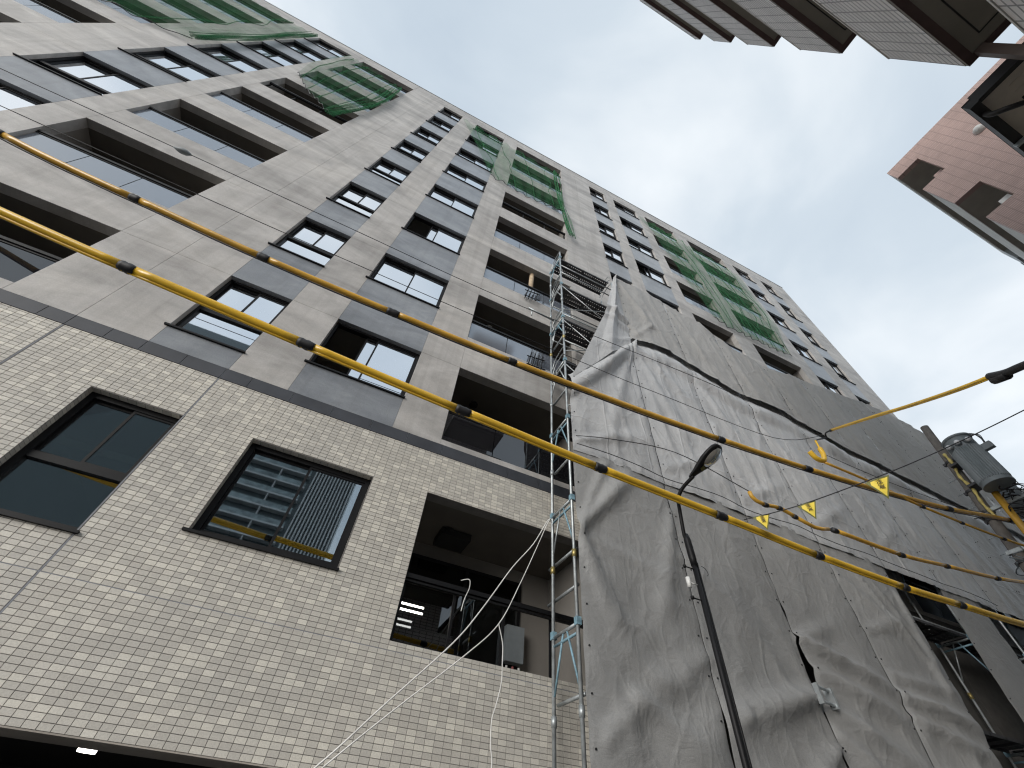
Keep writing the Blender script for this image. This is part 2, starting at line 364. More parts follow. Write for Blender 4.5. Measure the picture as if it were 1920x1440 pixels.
# ================================================================== the new apartment building
Z = lambda zr: zr + CAMZ        # heights were surveyed from eye level
B = thing('apartment_building', (0, FY, 0), 'new ten storey beige and grey apartment building with tiled lower storey behind scaffolding', 'building')
HEADS = [3.60, 6.62, 9.64, 12.56, 15.48, 18.36, 21.16, 24.00, 26.80]
HEADS = [Z(h) for h in HEADS]; TOP = Z(28.15); BAND0, BAND1 = Z(4.37), Z(4.58); SOF = Z(0.53)
PT = 0.2                        # cladding thickness
COLS = [  # kind, x0, x1, opening height
    ('pier', -19.2, -17.0, 0), ('bal', -17.0, -14.6, 1.9), ('pier', -14.6, -14.25, 0), ('bal', -14.25, -11.40, 1.9), ('pier', -11.40, -10.12, 0), ('winB', -10.12, -8.50, 1.70), ('pier', -8.50, -7.90, 0),
    ('bal', -7.90, -5.18, 1.86), ('pier', -5.18, -4.32, 0), ('pier', -4.32, -3.43, 0), ('two', -3.43, -2.37, 1.62), ('pier', -2.37, -1.53, 0),
    ('sli', -1.53, 0.10, 1.33), ('pier', 0.10, 0.91, 0), ('bal', 0.91, 3.72, 1.93), ('pier', 3.72, 4.66, 0), ('pier', 4.66, 5.60, 0),
    ('two', 5.60, 6.63, 1.60), ('pier', 6.63, 7.28, 0), ('sli', 7.28, 8.88, 1.33), ('pier', 8.88, 9.54, 0), ('bal', 9.54, 11.68, 1.93),
    ('pier', 11.68, 12.72, 0), ('bal', 12.72, 15.50, 1.93), ('pier', 15.50, 16.37, 0), ('sli', 16.37, 17.75, 1.33), ('pier', 17.75, 18.74, 0),
    ('two', 18.74, 19.80, 1.60), ('pier', 19.80, 21.43, 0)]
_pc = {}
def panel(x0, x1, z0, z1, mat, name):
    if z1 - z0 < 0.02: return
    key = (round(x1 - x0, 3), round(z1 - z0, 3), mat)
    if key not in _pc:
        w_, h_ = key[0], key[1]; g = MB(); gp = 0.0015; bv = 0.002
        a, b, c, d = gp, w_ - gp, gp, h_ - gp
        g.box(a, b, bv, PT, c, d, skip=('f',))
        F = [(a + bv, 0, c + bv), (b - bv, 0, c + bv), (b - bv, 0, d - bv), (a + bv, 0, d - bv)]; E_ = [(a, bv, c), (b, bv, c), (b, bv, d), (a, bv, d)]
        g.face(F)
        for i in range(4): g.face([E_[i], E_[(i + 1) % 4], F[(i + 1) % 4], F[i]])
        _pc[key] = g.mesh(name, mat)
    link(name, _pc[key], B, (x0, 0, z0))

_wc = {}
def wmesh(key, fn, name, mat):
    if key not in _wc: g = MB(); fn(g); _wc[key] = g.mesh(name, mat)
    return _wc[key]
def window(x0, x1, z0, z1, kind, pane='mirror_glass', opened=False, t=0.045, yb=0.09):
    W = round(x1 - x0, 3); H = round(z1 - z0, 3); k = (kind, W, H, t)
    tr = {'two': 0.42, 'winB': 0.27, 'sli': 0.0}[kind] * H
    def fr(g):
        g.box(0, t, 0, 0.09, 0, H); g.box(W - t, W, 0, 0.09, 0, H); g.box(t, W - t, 0, 0.09, 0, t); g.box(t, W - t, 0, 0.09, H - t, H)
        if tr: g.box(t, W - t, 0.005, 0.085, tr - 0.04, tr + 0.04)
    wo = link('window', wmesh(k + ('f',), fr, 'window', 'black_metal'), B, (x0, yb, z0))
    def sill(g): g.box(-0.05, W + 0.02, -yb - 0.035, 0.0, -0.03, -0.002)
    link('sill', wmesh(k + ('s', yb), sill, 'sill', 'black_metal'), wo)
    zb = tr + 0.04 if tr else t
    if tr:
        def lp(g): g.box(t, W - t, 0.045, 0.053, t, tr - 0.04)
        link('pane', wmesh(k + ('lp', pane), lp, 'pane', pane), wo)
    mid = W / 2; s_ = 0.03
    def sash(g, a, b, y):
        g.box(a, a + s_, y, y + 0.03, zb, H - t); g.box(b - s_, b, y, y + 0.03, zb, H - t); g.box(a + s_, b - s_, y, y + 0.03, zb, zb + s_); g.box(a + s_, b - s_, y, y + 0.03, H - t - s_, H - t)
    def pn(g, a, b, y): g.box(a + s_, b - s_, y + 0.011, y + 0.017, zb + s_, H - t - s_)
    halves = [(t, mid + s_ / 2, 0.05), (mid - s_ / 2, W - t, 0.012)]
    if opened: halves[0] = (mid - 0.22, W - t - 0.2, 0.05)
    for i, (a, b, y) in enumerate(halves):
        so_ = link('sash', wmesh(k + ('sa', i, opened), lambda g: sash(g, a, b, y), 'sash', 'black_metal'), wo)
        link('pane', wmesh(k + ('pn', i, opened, pane), lambda g: pn(g, a, b, y), 'pane', pane), wo)
    return wo
def balcony(x0, x1, zb, zh, panes='frosted_panel', npan=3, upper=True, tiled=False):
    W = x1 - x0; D = 1.45; fl = zb - 0.15
    g = MB()
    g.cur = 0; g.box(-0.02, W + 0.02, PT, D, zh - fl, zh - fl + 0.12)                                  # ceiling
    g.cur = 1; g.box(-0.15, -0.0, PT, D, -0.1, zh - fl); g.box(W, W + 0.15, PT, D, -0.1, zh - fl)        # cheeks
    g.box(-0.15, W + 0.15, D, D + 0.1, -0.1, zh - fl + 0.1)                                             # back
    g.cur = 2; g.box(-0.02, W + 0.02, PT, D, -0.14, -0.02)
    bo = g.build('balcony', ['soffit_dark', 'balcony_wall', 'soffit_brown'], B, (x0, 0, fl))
    # sliding door in the back wall
    d = MB(); dw = W * 0.72; dx = W * 0.08; dh = zh - fl - 0.22
    d.box(dx, dx + dw, D - 0.03, D - 0.004, 0.02, 0.08); d.box(dx, dx + dw, D - 0.03, D - 0.004, dh - 0.05, dh)
    for q in (0, 0.5, 1): d.box(dx + q * (dw - 0.05), dx + q * (dw - 0.05) + 0.05, D - 0.03, D - 0.004, 0.08, dh - 0.05)
    d.build('door_frame', 'black_metal', bo)
    d = MB(); d.box(dx + 0.05, dx + dw - 0.05, D - 0.02, D - 0.008, 0.08, dh - 0.05); d.build('door_pane', 'dark_glass', bo)
    # balustrade
    hb = 0.72; yb = 0.07
    if panes:
        pw = (W - 0.02) / npan
        for i in range(npan):
            key = ('bp', round(pw, 3), panes)
            link('balustrade_panel', wmesh(key, lambda g: g.box(0.008, pw - 0.008, yb, yb + 0.012, 0, hb - 0.02), 'balustrade_panel', panes), bo, (0.01 + i * pw, 0, zb - fl))
    r = MB(); r.box(0.0, W, yb - 0.03, yb + 0.05, hb + 0.02, hb + 0.075); r.box(0.0, W, yb - 0.012, yb + 0.026, hb - 0.02, hb + 0.005)
    for i in range(npan + 1):
        xx = min(max(i * W / npan, 0.03), W - 0.03); r.box(xx - 0.016, xx + 0.016, yb + 0.03, yb + 0.07, -0.05, hb + 0.02)
    r.build('handrail', 'black_metal', bo, (0, 0, zb - fl))
    l = MB(); l.tube([(W * 0.22, 0.8, zh - fl - 0.05), (W * 0.22, 0.8, zh - fl - 0.002)], 0.09, 16); l.build('ceiling_lamp', 'black_paint' if zb < BAND1 + 0.5 else 'white_plastic', bo)
    return bo

rows = [(BAND1, HEADS[1])] + [(HEADS[i], HEADS[i + 1]) for i in range(1, 8)]
OPEN = {('sli', -1.53): (1, 3), ('sli', 7.28): (5, 7), ('sli', 16.37): (6,)}
for kind, x0, x1, oh in COLS:
    for ri, (z0, z1) in enumerate(rows):
        lev = ri + 1
        if x1 < -8.4 and lev < 2: continue
        if kind == 'pier': panel(x0, x1, z0, z1, 'beige_cladding', 'wall_panel'); continue
        mat = 'beige_cladding' if kind == 'bal' else 'grey_cladding'
        panel(x0, x1, z0, z1 - oh, mat, 'wall_panel' if kind == 'bal' else 'spandrel_panel')
        if kind == 'bal':
            pn = 'frosted_panel'
            if lev == 1 and x0 < 4: pn = 'black_panel'
            if (abs(x0 - 0.91) < .01 and lev == 5) or (abs(x0 + 7.9) < .01 and lev == 5): pn = None
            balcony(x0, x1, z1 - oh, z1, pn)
        else:
            window(x0, x1, z1 - oh, z1, kind, 'mirror_glass', lev in OPEN.get((kind, x0), ()))
    # top strip up to the roof edge
    panel(x0, x1, HEADS[8], TOP, 'beige_cladding', 'wall_panel')
g = MB(); g.box(-19.2, 21.45, -0.02, 0.42, TOP, TOP + 0.06); g.build('coping', 'parapet_grey', B)
# floor slabs, rear wall, end walls: the rooms behind the windows
for h in HEADS + [TOP]:
    g = MB(); g.box(-19.0, 21.2, PT + 0.02 if h > BAND1 else PT, 9.0, h + 0.35, h + 0.55); g.build('floor_slab', 'plaster', B)
for (a, b, c, d) in ((-19.2, 21.43, 9.0, 9.2), (21.23, 21.43, PT, 8.99), (-19.2, -19.0, PT, 8.99)):
    g = MB(); g.box(a, b, c, d, 0, TOP - 0.01); g.build('outer_wall', 'plaster', B)
for xm in (-12.9, -8.2, -4.4, -2.0, 0.5, 4.66, 7.0, 9.2, 12.2, 15.9, 18.2):
    g = MB(); g.box(xm - 0.06, xm + 0.06, 1.62, 8.99, SOF + 0.3, TOP - 0.01); g.build('party_wall', 'plaster', B)

# ---- tiled storey
TX0, TX1 = -8.2, 4.75
OPS = [(-3.43, -2.37, Z(1.98), Z(3.60)), (-1.53, 0.10, Z(2.27), Z(3.60)), (0.91, 3.72, Z(1.672), Z(3.64)), (-7.90, -5.18, Z(1.672), Z(3.64))]
CTRL = [-2.385, -4.31]
g = MB()       # backing with grout face
xs = sorted({TX0, TX1, *[o_[0] for o_ in OPS], *[o_[1] for o_ in OPS]}); zs = sorted({SOF, BAND0, *[o_[2] for o_ in OPS], *[o_[3] for o_ in OPS]})
for a, b in zip(xs, xs[1:]):
    for c, d in zip(zs, zs[1:]):
        if any(o_[0] <= (a + b) / 2 <= o_[1] and o_[2] <= (c + d) / 2 <= o_[3] for o_ in OPS): continue
        g.box(a, b, 0.006, PT, c, d)
g.build('tile_backing', 'grout', B)
TW, TH, J = 0.10, 0.0522, 0.0045
tiles = []
nrow = int((BAND0 - SOF) / TH) + 1
rt = random.Random(3)
def tone():
    u = rt.random()
    return max(0, min(1, (rt.gauss(0.16, 0.10) if u < 0.5 else rt.gauss(0.48, 0.10) if u < 0.74 else rt.gauss(0.78, 0.12))))
for r_ in range(nrow):
    z0 = SOF + r_ * TH + J / 2; z1 = min(SOF + (r_ + 1) * TH - J / 2, BAND0 - 0.006)
    if r_ == 20: z0 += 0.004
    if z1 - z0 < 0.012: continue
    i0 = math.floor((TX0 - 0.91) / TW); i1 = math.ceil((TX1 - 0.91) / TW)
    for i in range(i0, i1):
        segs = [(0.91 + i * TW + J / 2, 0.91 + (i + 1) * TW - J / 2, z0, z1)]
        for (a, b, c, d) in OPS + [(c_ - 0.009, c_ + 0.009, 0, 99) for c_ in CTRL]:
            ns = []
            for (p, q, u, v) in segs:
                if q <= a or p >= b or v <= c or u >= d: ns.append((p, q, u, v)); continue
                um, vm = u, v
                if p < a: ns.append((p, a - .002, u, v))
                if q > b: ns.append((b + .002, q, u, v))
                pp, qq = max(p, a), min(q, b)
                if u < c: ns.append((pp, qq, u, c - .002))
                if v > d: ns.append((pp, qq, d + .002, v))
            segs = ns
        for s_ in segs:
            if s_[1] - s_[0] > 0.012 and s_[3] - s_[2] > 0.012: tiles.append((*s_, tone()))
full = [t_ for t_ in tiles if t_[1] - t_[0] > TW - J - 0.0005 and t_[3] - t_[2] > TH - J - 0.0005 and seen(((t_[0] + t_[1]) / 2, FY, (t_[2] + t_[3]) / 2), -6)]
full.sort(key=lambda t_: Vector((t_[0], FY, t_[2] - CAMZ)).length)
solo = set(id(t_) for t_ in full[:300])
def tilebox(g, p, q, u, v, tn, y0=0.0, y1=0.0065):
    e = 0.0012
    F = [(p + e, y0, u + e), (q - e, y0, u + e), (q - e, y0, v - e), (p + e, y0, v - e)]; Bk = [(p, y0 + .002, u), (q, y0 + .002, u), (q, y0 + .002, v), (p, y0 + .002, v)]; C = [(p, y1, u), (q, y1, u), (q, y1, v), (p, y1, v)]
    g.face(F, tn)
    for i in range(4):
        j = (i + 1) % 4; g.face([Bk[i], Bk[j], F[j], F[i]], tn); g.face([C[i], C[j], Bk[j], Bk[i]], tn)
tm = []
for k in range(14):
    gg = MB(); tilebox(gg, 0, TW - J, 0, TH - J, (0.08, 0.12, 0.16, 0.2, 0.1, 0.25, 0.14, 0.44, 0.5, 0.56, 0.48, 0.72, 0.8, 0.9)[k]); tm.append(gg.mesh('tile', 'wall_tile', tones=True))
g = MB()
for t_ in tiles:
    dy = rt.uniform(-0.0006, 0.0006)
    if id(t_) in solo:
        k = min(range(14), key=lambda k: abs((0.08, 0.12, 0.16, 0.2, 0.1, 0.25, 0.14, 0.44, 0.5, 0.56, 0.48, 0.72, 0.8, 0.9)[k] - t_[4]))
        link('tile', tm[k], B, (t_[0], dy, t_[2]), (rt.uniform(-.006, .006), 0, rt.uniform(-.006, .006)))
    else: tilebox(g, t_[0], t_[1], t_[2], t_[3], t_[4], dy, 0.0065)
# return tiles on the reveals of the openings
for (a, b, c, d) in OPS[:2]:
    n = int((d - c) / TH)
    for k in range(n):
        z0 = d - (k + 1) * TH + J / 2; z1 = d - k * TH - J / 2
        for xx, s_ in ((a, 1), (b, -1)):
            q = [(xx + s_ * .004, .004, z0), (xx + s_ * .004, .088, z0), (xx + s_ * .004, .088, z1), (xx + s_ * .004, .004, z1)]
            g.face(q if s_ < 0 else q[::-1], tone())
    n = int((b - a) / TW)
    for k in range(n):
        x0 = a + k * TW + J / 2; x1 = a + (k + 1) * TW - J / 2
        g.face([(x0, .088, d - .004), (x1, .088, d - .004), (x1, .004, d - .004), (x0, .004, d - .004)][::-1], tone())
o = g.build('tile_field', 'wall_tile', B, tones=True); o['kind'] = 'stuff'
for c_ in CTRL:
    g = MB(); g.box(c_ - .0075, c_ + .0075, 0.003, 0.006, SOF, BAND0); g.build('sealant_joint', 'sealant', B)
g = MB(); zz = SOF + 20 * TH
g.box(TX0, TX1, 0.0028, 0.0058, zz - 0.0035, zz + 0.006); g.build('sealant_joint', 'sealant', B)
# dark string course
bj = [-8.2, -7.6, -7.0, -6.4, -5.8, -5.22, -4.63, -4.31, -3.86, -3.43, -2.91, -2.385, -2.02, -1.42, -0.82, -0.22, 0.37, 0.96, 1.55, 2.14, 2.73, 3.32, 3.91, 4.75]
for a, b in zip(bj, bj[1:]):
    g = MB(); g.box(a + .004, b - .004, -0.006, PT, BAND0, BAND1 - .004); g.build('band_tile', 'band_tile', B)
g = MB(); g.box(-8.2, 4.75, 0.004, 0.1, BAND0 + 0.002, BAND1 - 0.006); g.build('band_joint', 'pale_sealant', B)
# windows of the tiled storey
window(-3.43, -2.37, Z(1.98), Z(3.60), 'two', 'clear_glass', False, t=0.07, yb=0.10)
window(-1.53, 0.10, Z(2.27), Z(3.60), 'sli', 'clear_glass', False, t=0.07, yb=0.10)
# brown bar set behind those panes
for (a, b, c) in ((-3.4, -2.4, Z(2.95)), (-1.5, 0.07, Z(2.85))):
    g = MB(); g.box(a, b, 0.22, 0.25, c - 0.045, c + 0.045); g.build('guard_rail', 'soffit_brown', B)
# tiled storey balcony
bo = balcony(0.91, 3.72, Z(1.672), Z(3.64), None, 4)
g = MB(); g.box(0.5, 1.0, 0.75, 1.2, 2.0, 2.112); g.build('ceiling_hatch', 'black_paint', bo)
for zt_ in (2.52, 2.44):
    g = MB(); g.tube([(0.22, 1.13, Z(zt_) - Z(1.672) + .15), (0.56, 1.13, Z(zt_) - Z(1.672) + .15)], 0.014, 8); g.build('fluorescent_tube', 'lamp_glow', bo, smooth=True)
bo2 = balcony(-7.90, -5.18, Z(1.672), Z(3.64), None, 4)
# beam soffit and the dark entrance ceiling under it
g = MB(); g.box(-8.2, 21.4, 0.001, 0.56, SOF - 0.012, SOF - 0.001); g.build('beam_soffit', 'soffit_brown', B)
g = MB(); g.box(-19, 21.4, 0.56, 8.9, SOF + 0.16, SOF + 0.25); g.box(-19, 21.4, 6.0, 6.1, 0, SOF + 0.16); g.build('entrance_ceiling', 'black_paint', B)
g = MB(); g.tube([(-1.62, 1.99, SOF + 0.085), (-1.62, 1.99, SOF + 0.158)], 0.09, 16); g.build('downlight', 'lamp_glow', B)
# lower storeys right of the tiles (behind the sheets): plain cladding with openings
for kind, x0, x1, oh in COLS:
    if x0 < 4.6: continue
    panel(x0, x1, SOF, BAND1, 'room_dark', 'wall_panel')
for xc in (-7.5, -2.9, 4.9, 9.5, 14.0, 18.5, 21.0):
    g = MB(); g.box(xc - 0.3, xc + 0.3, 0.4, 1.0, 0, SOF + 0.2); g.build('column', 'plaster', B)

# equipment on the tiled storey balcony
wh = thing('water_heater', (3.02, FY + 1.2, Z(1.6)), 'small grey wall mounted water heater with pipes on the tiled storey balcony', 'water heater')
g = MB(); g.box(-0.15, 0.15, 0.05, 0.2, 0.55, 1.05); g.build('casing', 'transformer_grey', wh)  # whitish casing, the balcony's shade put into its grey colour
for i, mt in enumerate(('white_plastic', 'copper_pipe', 'white_plastic')):
    g = MB(); g.tube(smoothpts([(-0.1 + i * .1, 0.1, 0.5), (-0.12 + i * .12, 0.08, 0.3), (-0.08 + i * .1, 0.1, 0.0)], 5), 0.018, 8); g.build('pipe', mt, wh, smooth=True)

# ================================================================== scaffold
XA, YI, YO = 2.90, 5.20, 4.61
LV = [2.02 + 1.725 * k for k in range(8)]   # frame feet levels
S = thing('scaffold_tower', (XA, 4.9, 0), 'galvanised steel tube scaffold with teal frames and perforated walkways beside the grey tarps', 'scaffold')
S.location = (0, 0, 0)
def pipe(name, pts, r, mat='galvanised', n=8, parent=None):
    g = MB(); g.tube(pts, r, n); return g.build(name, mat, parent or S, smooth=True)
FT = [3.75 + 1.725 * k for k in range(-2, 7)]
for xb in (2.90, 4.73, 6.57, 8.40, 10.23, 12.05, 13.88, 15.7):
    top = 14.45 if xb < 3 else (14.1 if xb < 5 else 13.3 if xb < 8 else 12.6)
    pipe('post', [(xb, YI, 0.05), (xb, YI, min(top - 0.2, 14.2))], 0.0243)
    pipe('post', [(xb, YO, 0.05), (xb, YO, top)], 0.0243)
    for i, z in enumerate(FT):
        if z > top or (xb > 5 and z > 9.5): continue
        mt = 'teal_paint' if i % 2 == 0 or i < 4 else 'galvanised'
        pipe('ledger', [(xb, YI, z), (xb, YO, z)], 0.0215, 'galvanised')
        pipe('ledger', [(xb + 0.002, YI, z - 0.10), (xb + 0.002, YO, z - 0.10)], 0.017, mt)
        ym = (YI + YO) / 2
        pipe('strut', [(xb, ym + 0.05, z - 0.02), (xb, YI - 0.02, z - 0.62)], 0.0135, mt if i % 3 else 'galvanised')
        pipe('strut', [(xb, ym - 0.05, z - 0.02), (xb, YO + 0.02, z - 0.62)], 0.0135, mt)
        for yy in (YI, YO):
            g = MB(); g.tube([(xb, yy, z - 0.90), (xb, yy, z - 0.80)], 0.034, 10); g.build('coupler', 'brass' if i % 3 == 0 else 'galvanised', S, smooth=True)
            g = MB(); g.box(xb - .03, xb + .035, yy - .035, yy + .03, z - 0.02, z + 0.07); g.build('coupler', 'teal_paint', S)
# loose tubes on the end of the first bay
for z, a, b in ((4.72, 5.38, 4.63), (4.23, 5.42, 4.63), (3.06, 5.19, 4.60), (10.0, 5.2, 4.6), (11.1, 5.2, 4.6), (13.2, 5.2, 4.6), (8.1, 5.2, 4.6), (6.35, 5.2, 4.6)):
    pipe('tie_tube', [(XA + 0.05, a, z), (XA + 0.05, b, z)], 0.0215)
for z in (9.62, 10.75, 13.05, 13.5):
    pipe('guard_tube', [(XA, YO - 0.03, z), (4.75, YO - 0.03, z)], 0.017)
for z in (8.9, 10.5, 12.2):
    pipe('guard_tube', [(XA, YI + 0.03, z), (4.75, YI + 0.03, z)], 0.017)
pipe('guard_tube', [(2.2, 5.12, 11.32), (2.95, 5.12, 11.25)], 0.024)
pipe('guard_tube', [(2.3, 5.12, 11.02), (2.3, 5.12, 11.36)], 0.015)
for z in (10.65, 12.40, 8.93):      # cross braces on the outer face
    pipe('cross_brace', [(XA, YO - .04, z - 0.2), (4.73, YO - .04, z - 1.45)], 0.011)
    pipe('cross_brace', [(XA, YO - .05, z - 1.45), (4.73, YO - .05, z - 0.2)], 0.011)
# bent end guards at the platform ends
for xb, z in ((2.93, 14.05), (2.93, 12.35), (4.70, 13.95), (2.93, 10.6), (2.93, 8.9)):
    for dz in (0.0, 0.32, 0.55):
        pipe('end_guard', smoothpts([(xb, YO, z + dz), (xb, 4.72, z + dz + .09), (xb, 5.05, z + dz + .02), (xb, 5.2, z + dz - 0.2)], 5), 0.012, 'galvanised')
def plank(xa, xb, y0, y1, z, name='walkway'):
    g = MB(); w_ = y1 - y0
    g.box(xa + .05, xb - .05, y0, y0 + .02, z - .05, z); g.box(xa + .05, xb - .05, y1 - .02, y1, z - .05, z)
    nx, ny = 26, 4; L = xb - xa - .1
    # perforated deck: strips and cross pieces leave real holes
    for j in range(ny + 1):
        yy = y0 + .02 + (w_ - .04) * j / ny; g.box(xa + .05, xb - .05, max(yy - .043, y0 + .02), min(yy + .043, y1 - .02), z - .006, z - .002)
    for i in range(nx + 1):
        xx = xa + .05 + L * i / nx; g.box(max(xx - .022, xa + .05), min(xx + .022, xb - .05), y0 + .02, y1 - .02, z - .010, z - .0065)
    for q in (0.25, 0.5, 0.75): g.box(xa + L * q - .02, xa + L * q + .02, y0, y1, z - .045, z - .011)
    return g.build(name, 'dark_steel', S)
for z in (14.18, 12.45, 10.72, 9.0, 7.27):
    plank(2.90, 4.73, 4.66, 5.15, z)
for z in (12.45, 10.72, 9.0, 7.27, 5.54, 3.82):
    for xa in (4.73, 6.57, 8.40, 10.23, 12.05): plank(xa, xa + 1.83, 4.66, 5.15, z)
pipe('handrail_tube', [(9.9, 4.4, 2.98), (13.8, 4.4, 3.0)], 0.045)
pipe('handrail_tube', [(9.9, 4.75, 5.62), (13.8, 4.75, 5.62)], 0.016)
g = MB(); g.tube([(6.40, 4.36, 3.50), (6.68, 4.40, 3.50)], 0.019, 8); g.tube([(6.40, 4.36, 3.66), (6.68, 4.40, 3.66)], 0.019, 8); g.box(6.375, 6.40, 4.33, 4.40, 3.47, 3.70); g.box(6.66, 6.69, 4.36, 4.62, 3.46, 3.69)
g.build('bracket', 'galvanised', S)
# things standing on the balconies beside the scaffold
o = MB(); o.tube([(2.42, 5.6, 13.1), (2.44, 5.58, 14.55)], 0.075, 14)
tag(o.build('timber_post', 'wood', smooth=True), 'pale timber post standing upright behind a glass balustrade beside the scaffold top', 'post')
for k, (xx, zz) in enumerate(((2.15, 12.45), (2.35, 9.45))):
    a = thing('folding_stand', (xx, FY - 0.02, zz), ('black folding steel stand clamped on the balcony edge below the timber post', 'black folding steel stand hung on the balcony edge above the thick orange cable')[k], 'stand', 'stands on the balcony edges')
    for i in range(4):
        g = MB(); g.tube([(i * .1, -0.04 - i * .02, -0.35), (i * .1 + 0.12, 0.02, 0.4)], 0.016, 6); g.build('bar', 'black_metal', a)
    for i in range(2):
        g = MB(); g.tube([(-0.02, -0.05, -0.2 + i * .3), (0.45, -0.05, -0.16 + i * .34)], 0.014, 6); g.build('bar', 'black_metal', a)

# ================================================================== tarps on the scaffold
TY = 4.52
RIDGES = [  # x0,z0,x1,z1 (rel. eye level), width, amplitude
    (6.55, 1.92, 5.0, 1.45, 0.16, 0.13), (5.0, 1.45, 4.2, 1.1, 0.2, 0.07), (6.55, 1.38, 5.9, 0.9, 0.10, 0.07), (6.55, 1.38, 6.0, 1.15, .08, .05),
    (6.6, 2.62, 8.4, 2.22, 0.10, 0.12), (8.4, 2.22, 10.1, 2.05, 0.10, 0.12), (6.6, 2.25, 8.5, 1.80, 0.13, 0.10), (8.4, 1.95, 9.9, 1.65, 0.10, 0.08),
    (6.6, 2.62, 7.6, 3.0, 0.10, 0.04), (8.45, 2.45, 10.1, 2.5, 0.07, 0.05), (6.65, 1.8, 8.4, 1.2, 0.12, 0.08), (6.65, 1.5, 7.8, 0.8, 0.12, 0.07),
    (2.92, 3.25, 3.9, 4.45, 0.13, 0.10), (2.92, 3.25, 3.35, 2.2, 0.12, 0.08), (2.92, 3.2, 4.3, 2.9, .08, .03), (2.92, 3.3, 3.5, 4.6, .06, .05), (2.92, 3.15, 3.2, 2.3, .05, .04),
    (4.73, 3.3, 5.6, 2.6, 0.2, 0.05), (4.7, 2.0, 4.0, 1.6, .15, .05), (4.72, 4.1, 4.25, 2.6, .15, .06), (3.5, 1.4, 4.6, 0.9, .15, .06), (3.1, 1.0, 3.9, 1.6, .14, .05),
    (8.4, 3.1, 9.6, 3.5, .1, .04), (8.4, 4.1, 9.9, 2.9, .12, .05), (10.0, 4.1, 9.75, 2.4, .10, .06), (9.0, 4.3, 9.95, 2.3, .06, .04), (9.3, 4.4, 9.9, 3.1, .05, .03)]
MR = [(4.78, 8.9, 3.1, 6.3, 0.16, 0.12), (4.78, 8.9, 3.7, 5.4, 0.15, 0.08), (4.78, 8.9, 4.6, 5.6, 0.10, 0.07), (4.78, 8.9, 5.6, 6.2, 0.13, 0.08), (4.78, 8.9, 6.4, 7.3, 0.12, 0.08), (4.78, 8.8, 5.1, 5.5, .08, .05),
      (6.6, 8.7, 7.6, 6.2, .12, .06), (6.7, 7.0, 6.2, 5.2, .12, .05), (8.4, 8.1, 7.6, 5.8, .12, .05), (8.4, 7.9, 9.6, 5.6, .12, .06), (10.2, 7.8, 11.4, 5.4, .12, .05), (12, 7.8, 12.8, 5.2, .12, .06),
      (13.9, 7.7, 14.4, 5, .12, .07), (3.0, 4.9, 4.4, 5.6, .12, .05), (4.75, 5.0, 6.2, 5.8, .12, .04), (6.6, 5.0, 8.1, 5.9, .12, .05), (8.4, 5.0, 10.0, 6.0, .12, .05), (10.3, 5.0, 11.8, 6.2, .12, .04)]
UR = [(4.7, 12.3, 5.6, 10.2, .10, .10), (5.0, 9.4, 4.3, 11.0, .12, .06), (4.78, 9.1, 3.6, 8.0, .10, .06), (5.6, 10.2, 4.85, 9.2, .08, .04), (6.6, 12.2, 7.6, 9.4, .12, .04), (8.0, 11.9, 9.0, 9.2, .12, .05), (9.8, 11, 10.6, 9.0, .12, .05), (11.6, 11.4, 12.6, 8.9, .12, .05), (13.6, 11.8, 14.6, 8.8, .12, .05)]
def ridge(x, z, tab):
    v = 0.0
    for x0, z0, x1, z1, w_, a in tab:
        dx, dz = x1 - x0, z1 - z0; L2 = dx * dx + dz * dz
        t = ((x - x0) * dx + (z - z0) * dz) / L2
        tc_ = min(max(t, 0), 1); px, pz = x0 + tc_ * dx, z0 + tc_ * dz
        d = math.hypot(x - px, z - pz); ww = w_ * (0.55 + 0.9 * tc_)
        if d < 3 * ww: v += a * (1.45 if tab is RIDGES else 1.0) * math.exp(-(d / (0.85 * ww)) ** 2) * (1 - 0.5 * tc_)
    return v
def drape(x, z, tier):
    n1 = noise.noise(Vector((x * 1.1, z * 0.28, tier * 7.3))); n2 = noise.noise(Vector((x * 2.7 + z * .5, z * 0.8 - x * .3, tier * 3.1 + 5)))
    n3 = noise.noise(Vector((x * 6.0 - z * 1.5, z * 2.2 + x, tier * 1.7 + 9)))
    k = (0.030, 0.022, 0.022)[tier]
    v = k * n1 + (0.014, 0.008, 0.008)[tier] * n2 + 0.004 * n3
    if tier:      # sharp hanging pleats
        q = noise.noise(Vector((x * 1.9 + 0.22 * z, z * 0.16, tier * 5 + 2))); v += 0.030 * (1 - min(1, abs(q) * 5.5)) ** 1.3
        q = noise.noise(Vector((x * 3.1 - 0.35 * z, z * 0.22, tier * 5 + 8))); v += 0.014 * (1 - min(1, abs(q) * 6)) ** 1.3
    else:
        q = noise.noise(Vector((x * 1.2 + z * 1.5, z * 1.1 - x * .5, 4.4))); v += 0.030 * (1 - min(1, abs(q) * 3.5)) ** 1.4 * min(1, max(0, (3.4 - z) / 1.5))
        q = noise.noise(Vector((x * 0.8 + 3, z * 0.4, 14.4))); v += 0.022 * (1 - min(1, abs(q) * 3.5)) ** 1.4
    return v + ridge(x, z, (RIDGES, MR, UR)[tier])
TOPE = [(2.9, 12.41), (4.70, 12.41), (6.69, 12.36), (7.98, 12.04), (9.04, 11.45), (10.04, 11.22), (11.62, 11.57), (13.89, 11.99), (16.43, 12.46), (17.89, 12.45), (19.14, 12.27), (23.49, 11.67), (26.5, 11.4)]
BIL = [(2.93, 6.56), (4.78, 9.05), (5.83, 9.30), (6.64, 9.13), (7.93, 8.78), (9.72, 8.92), (11.48, 8.54), (14.15, 8.38), (16.58, 8.22), (26.5, 7.8)]
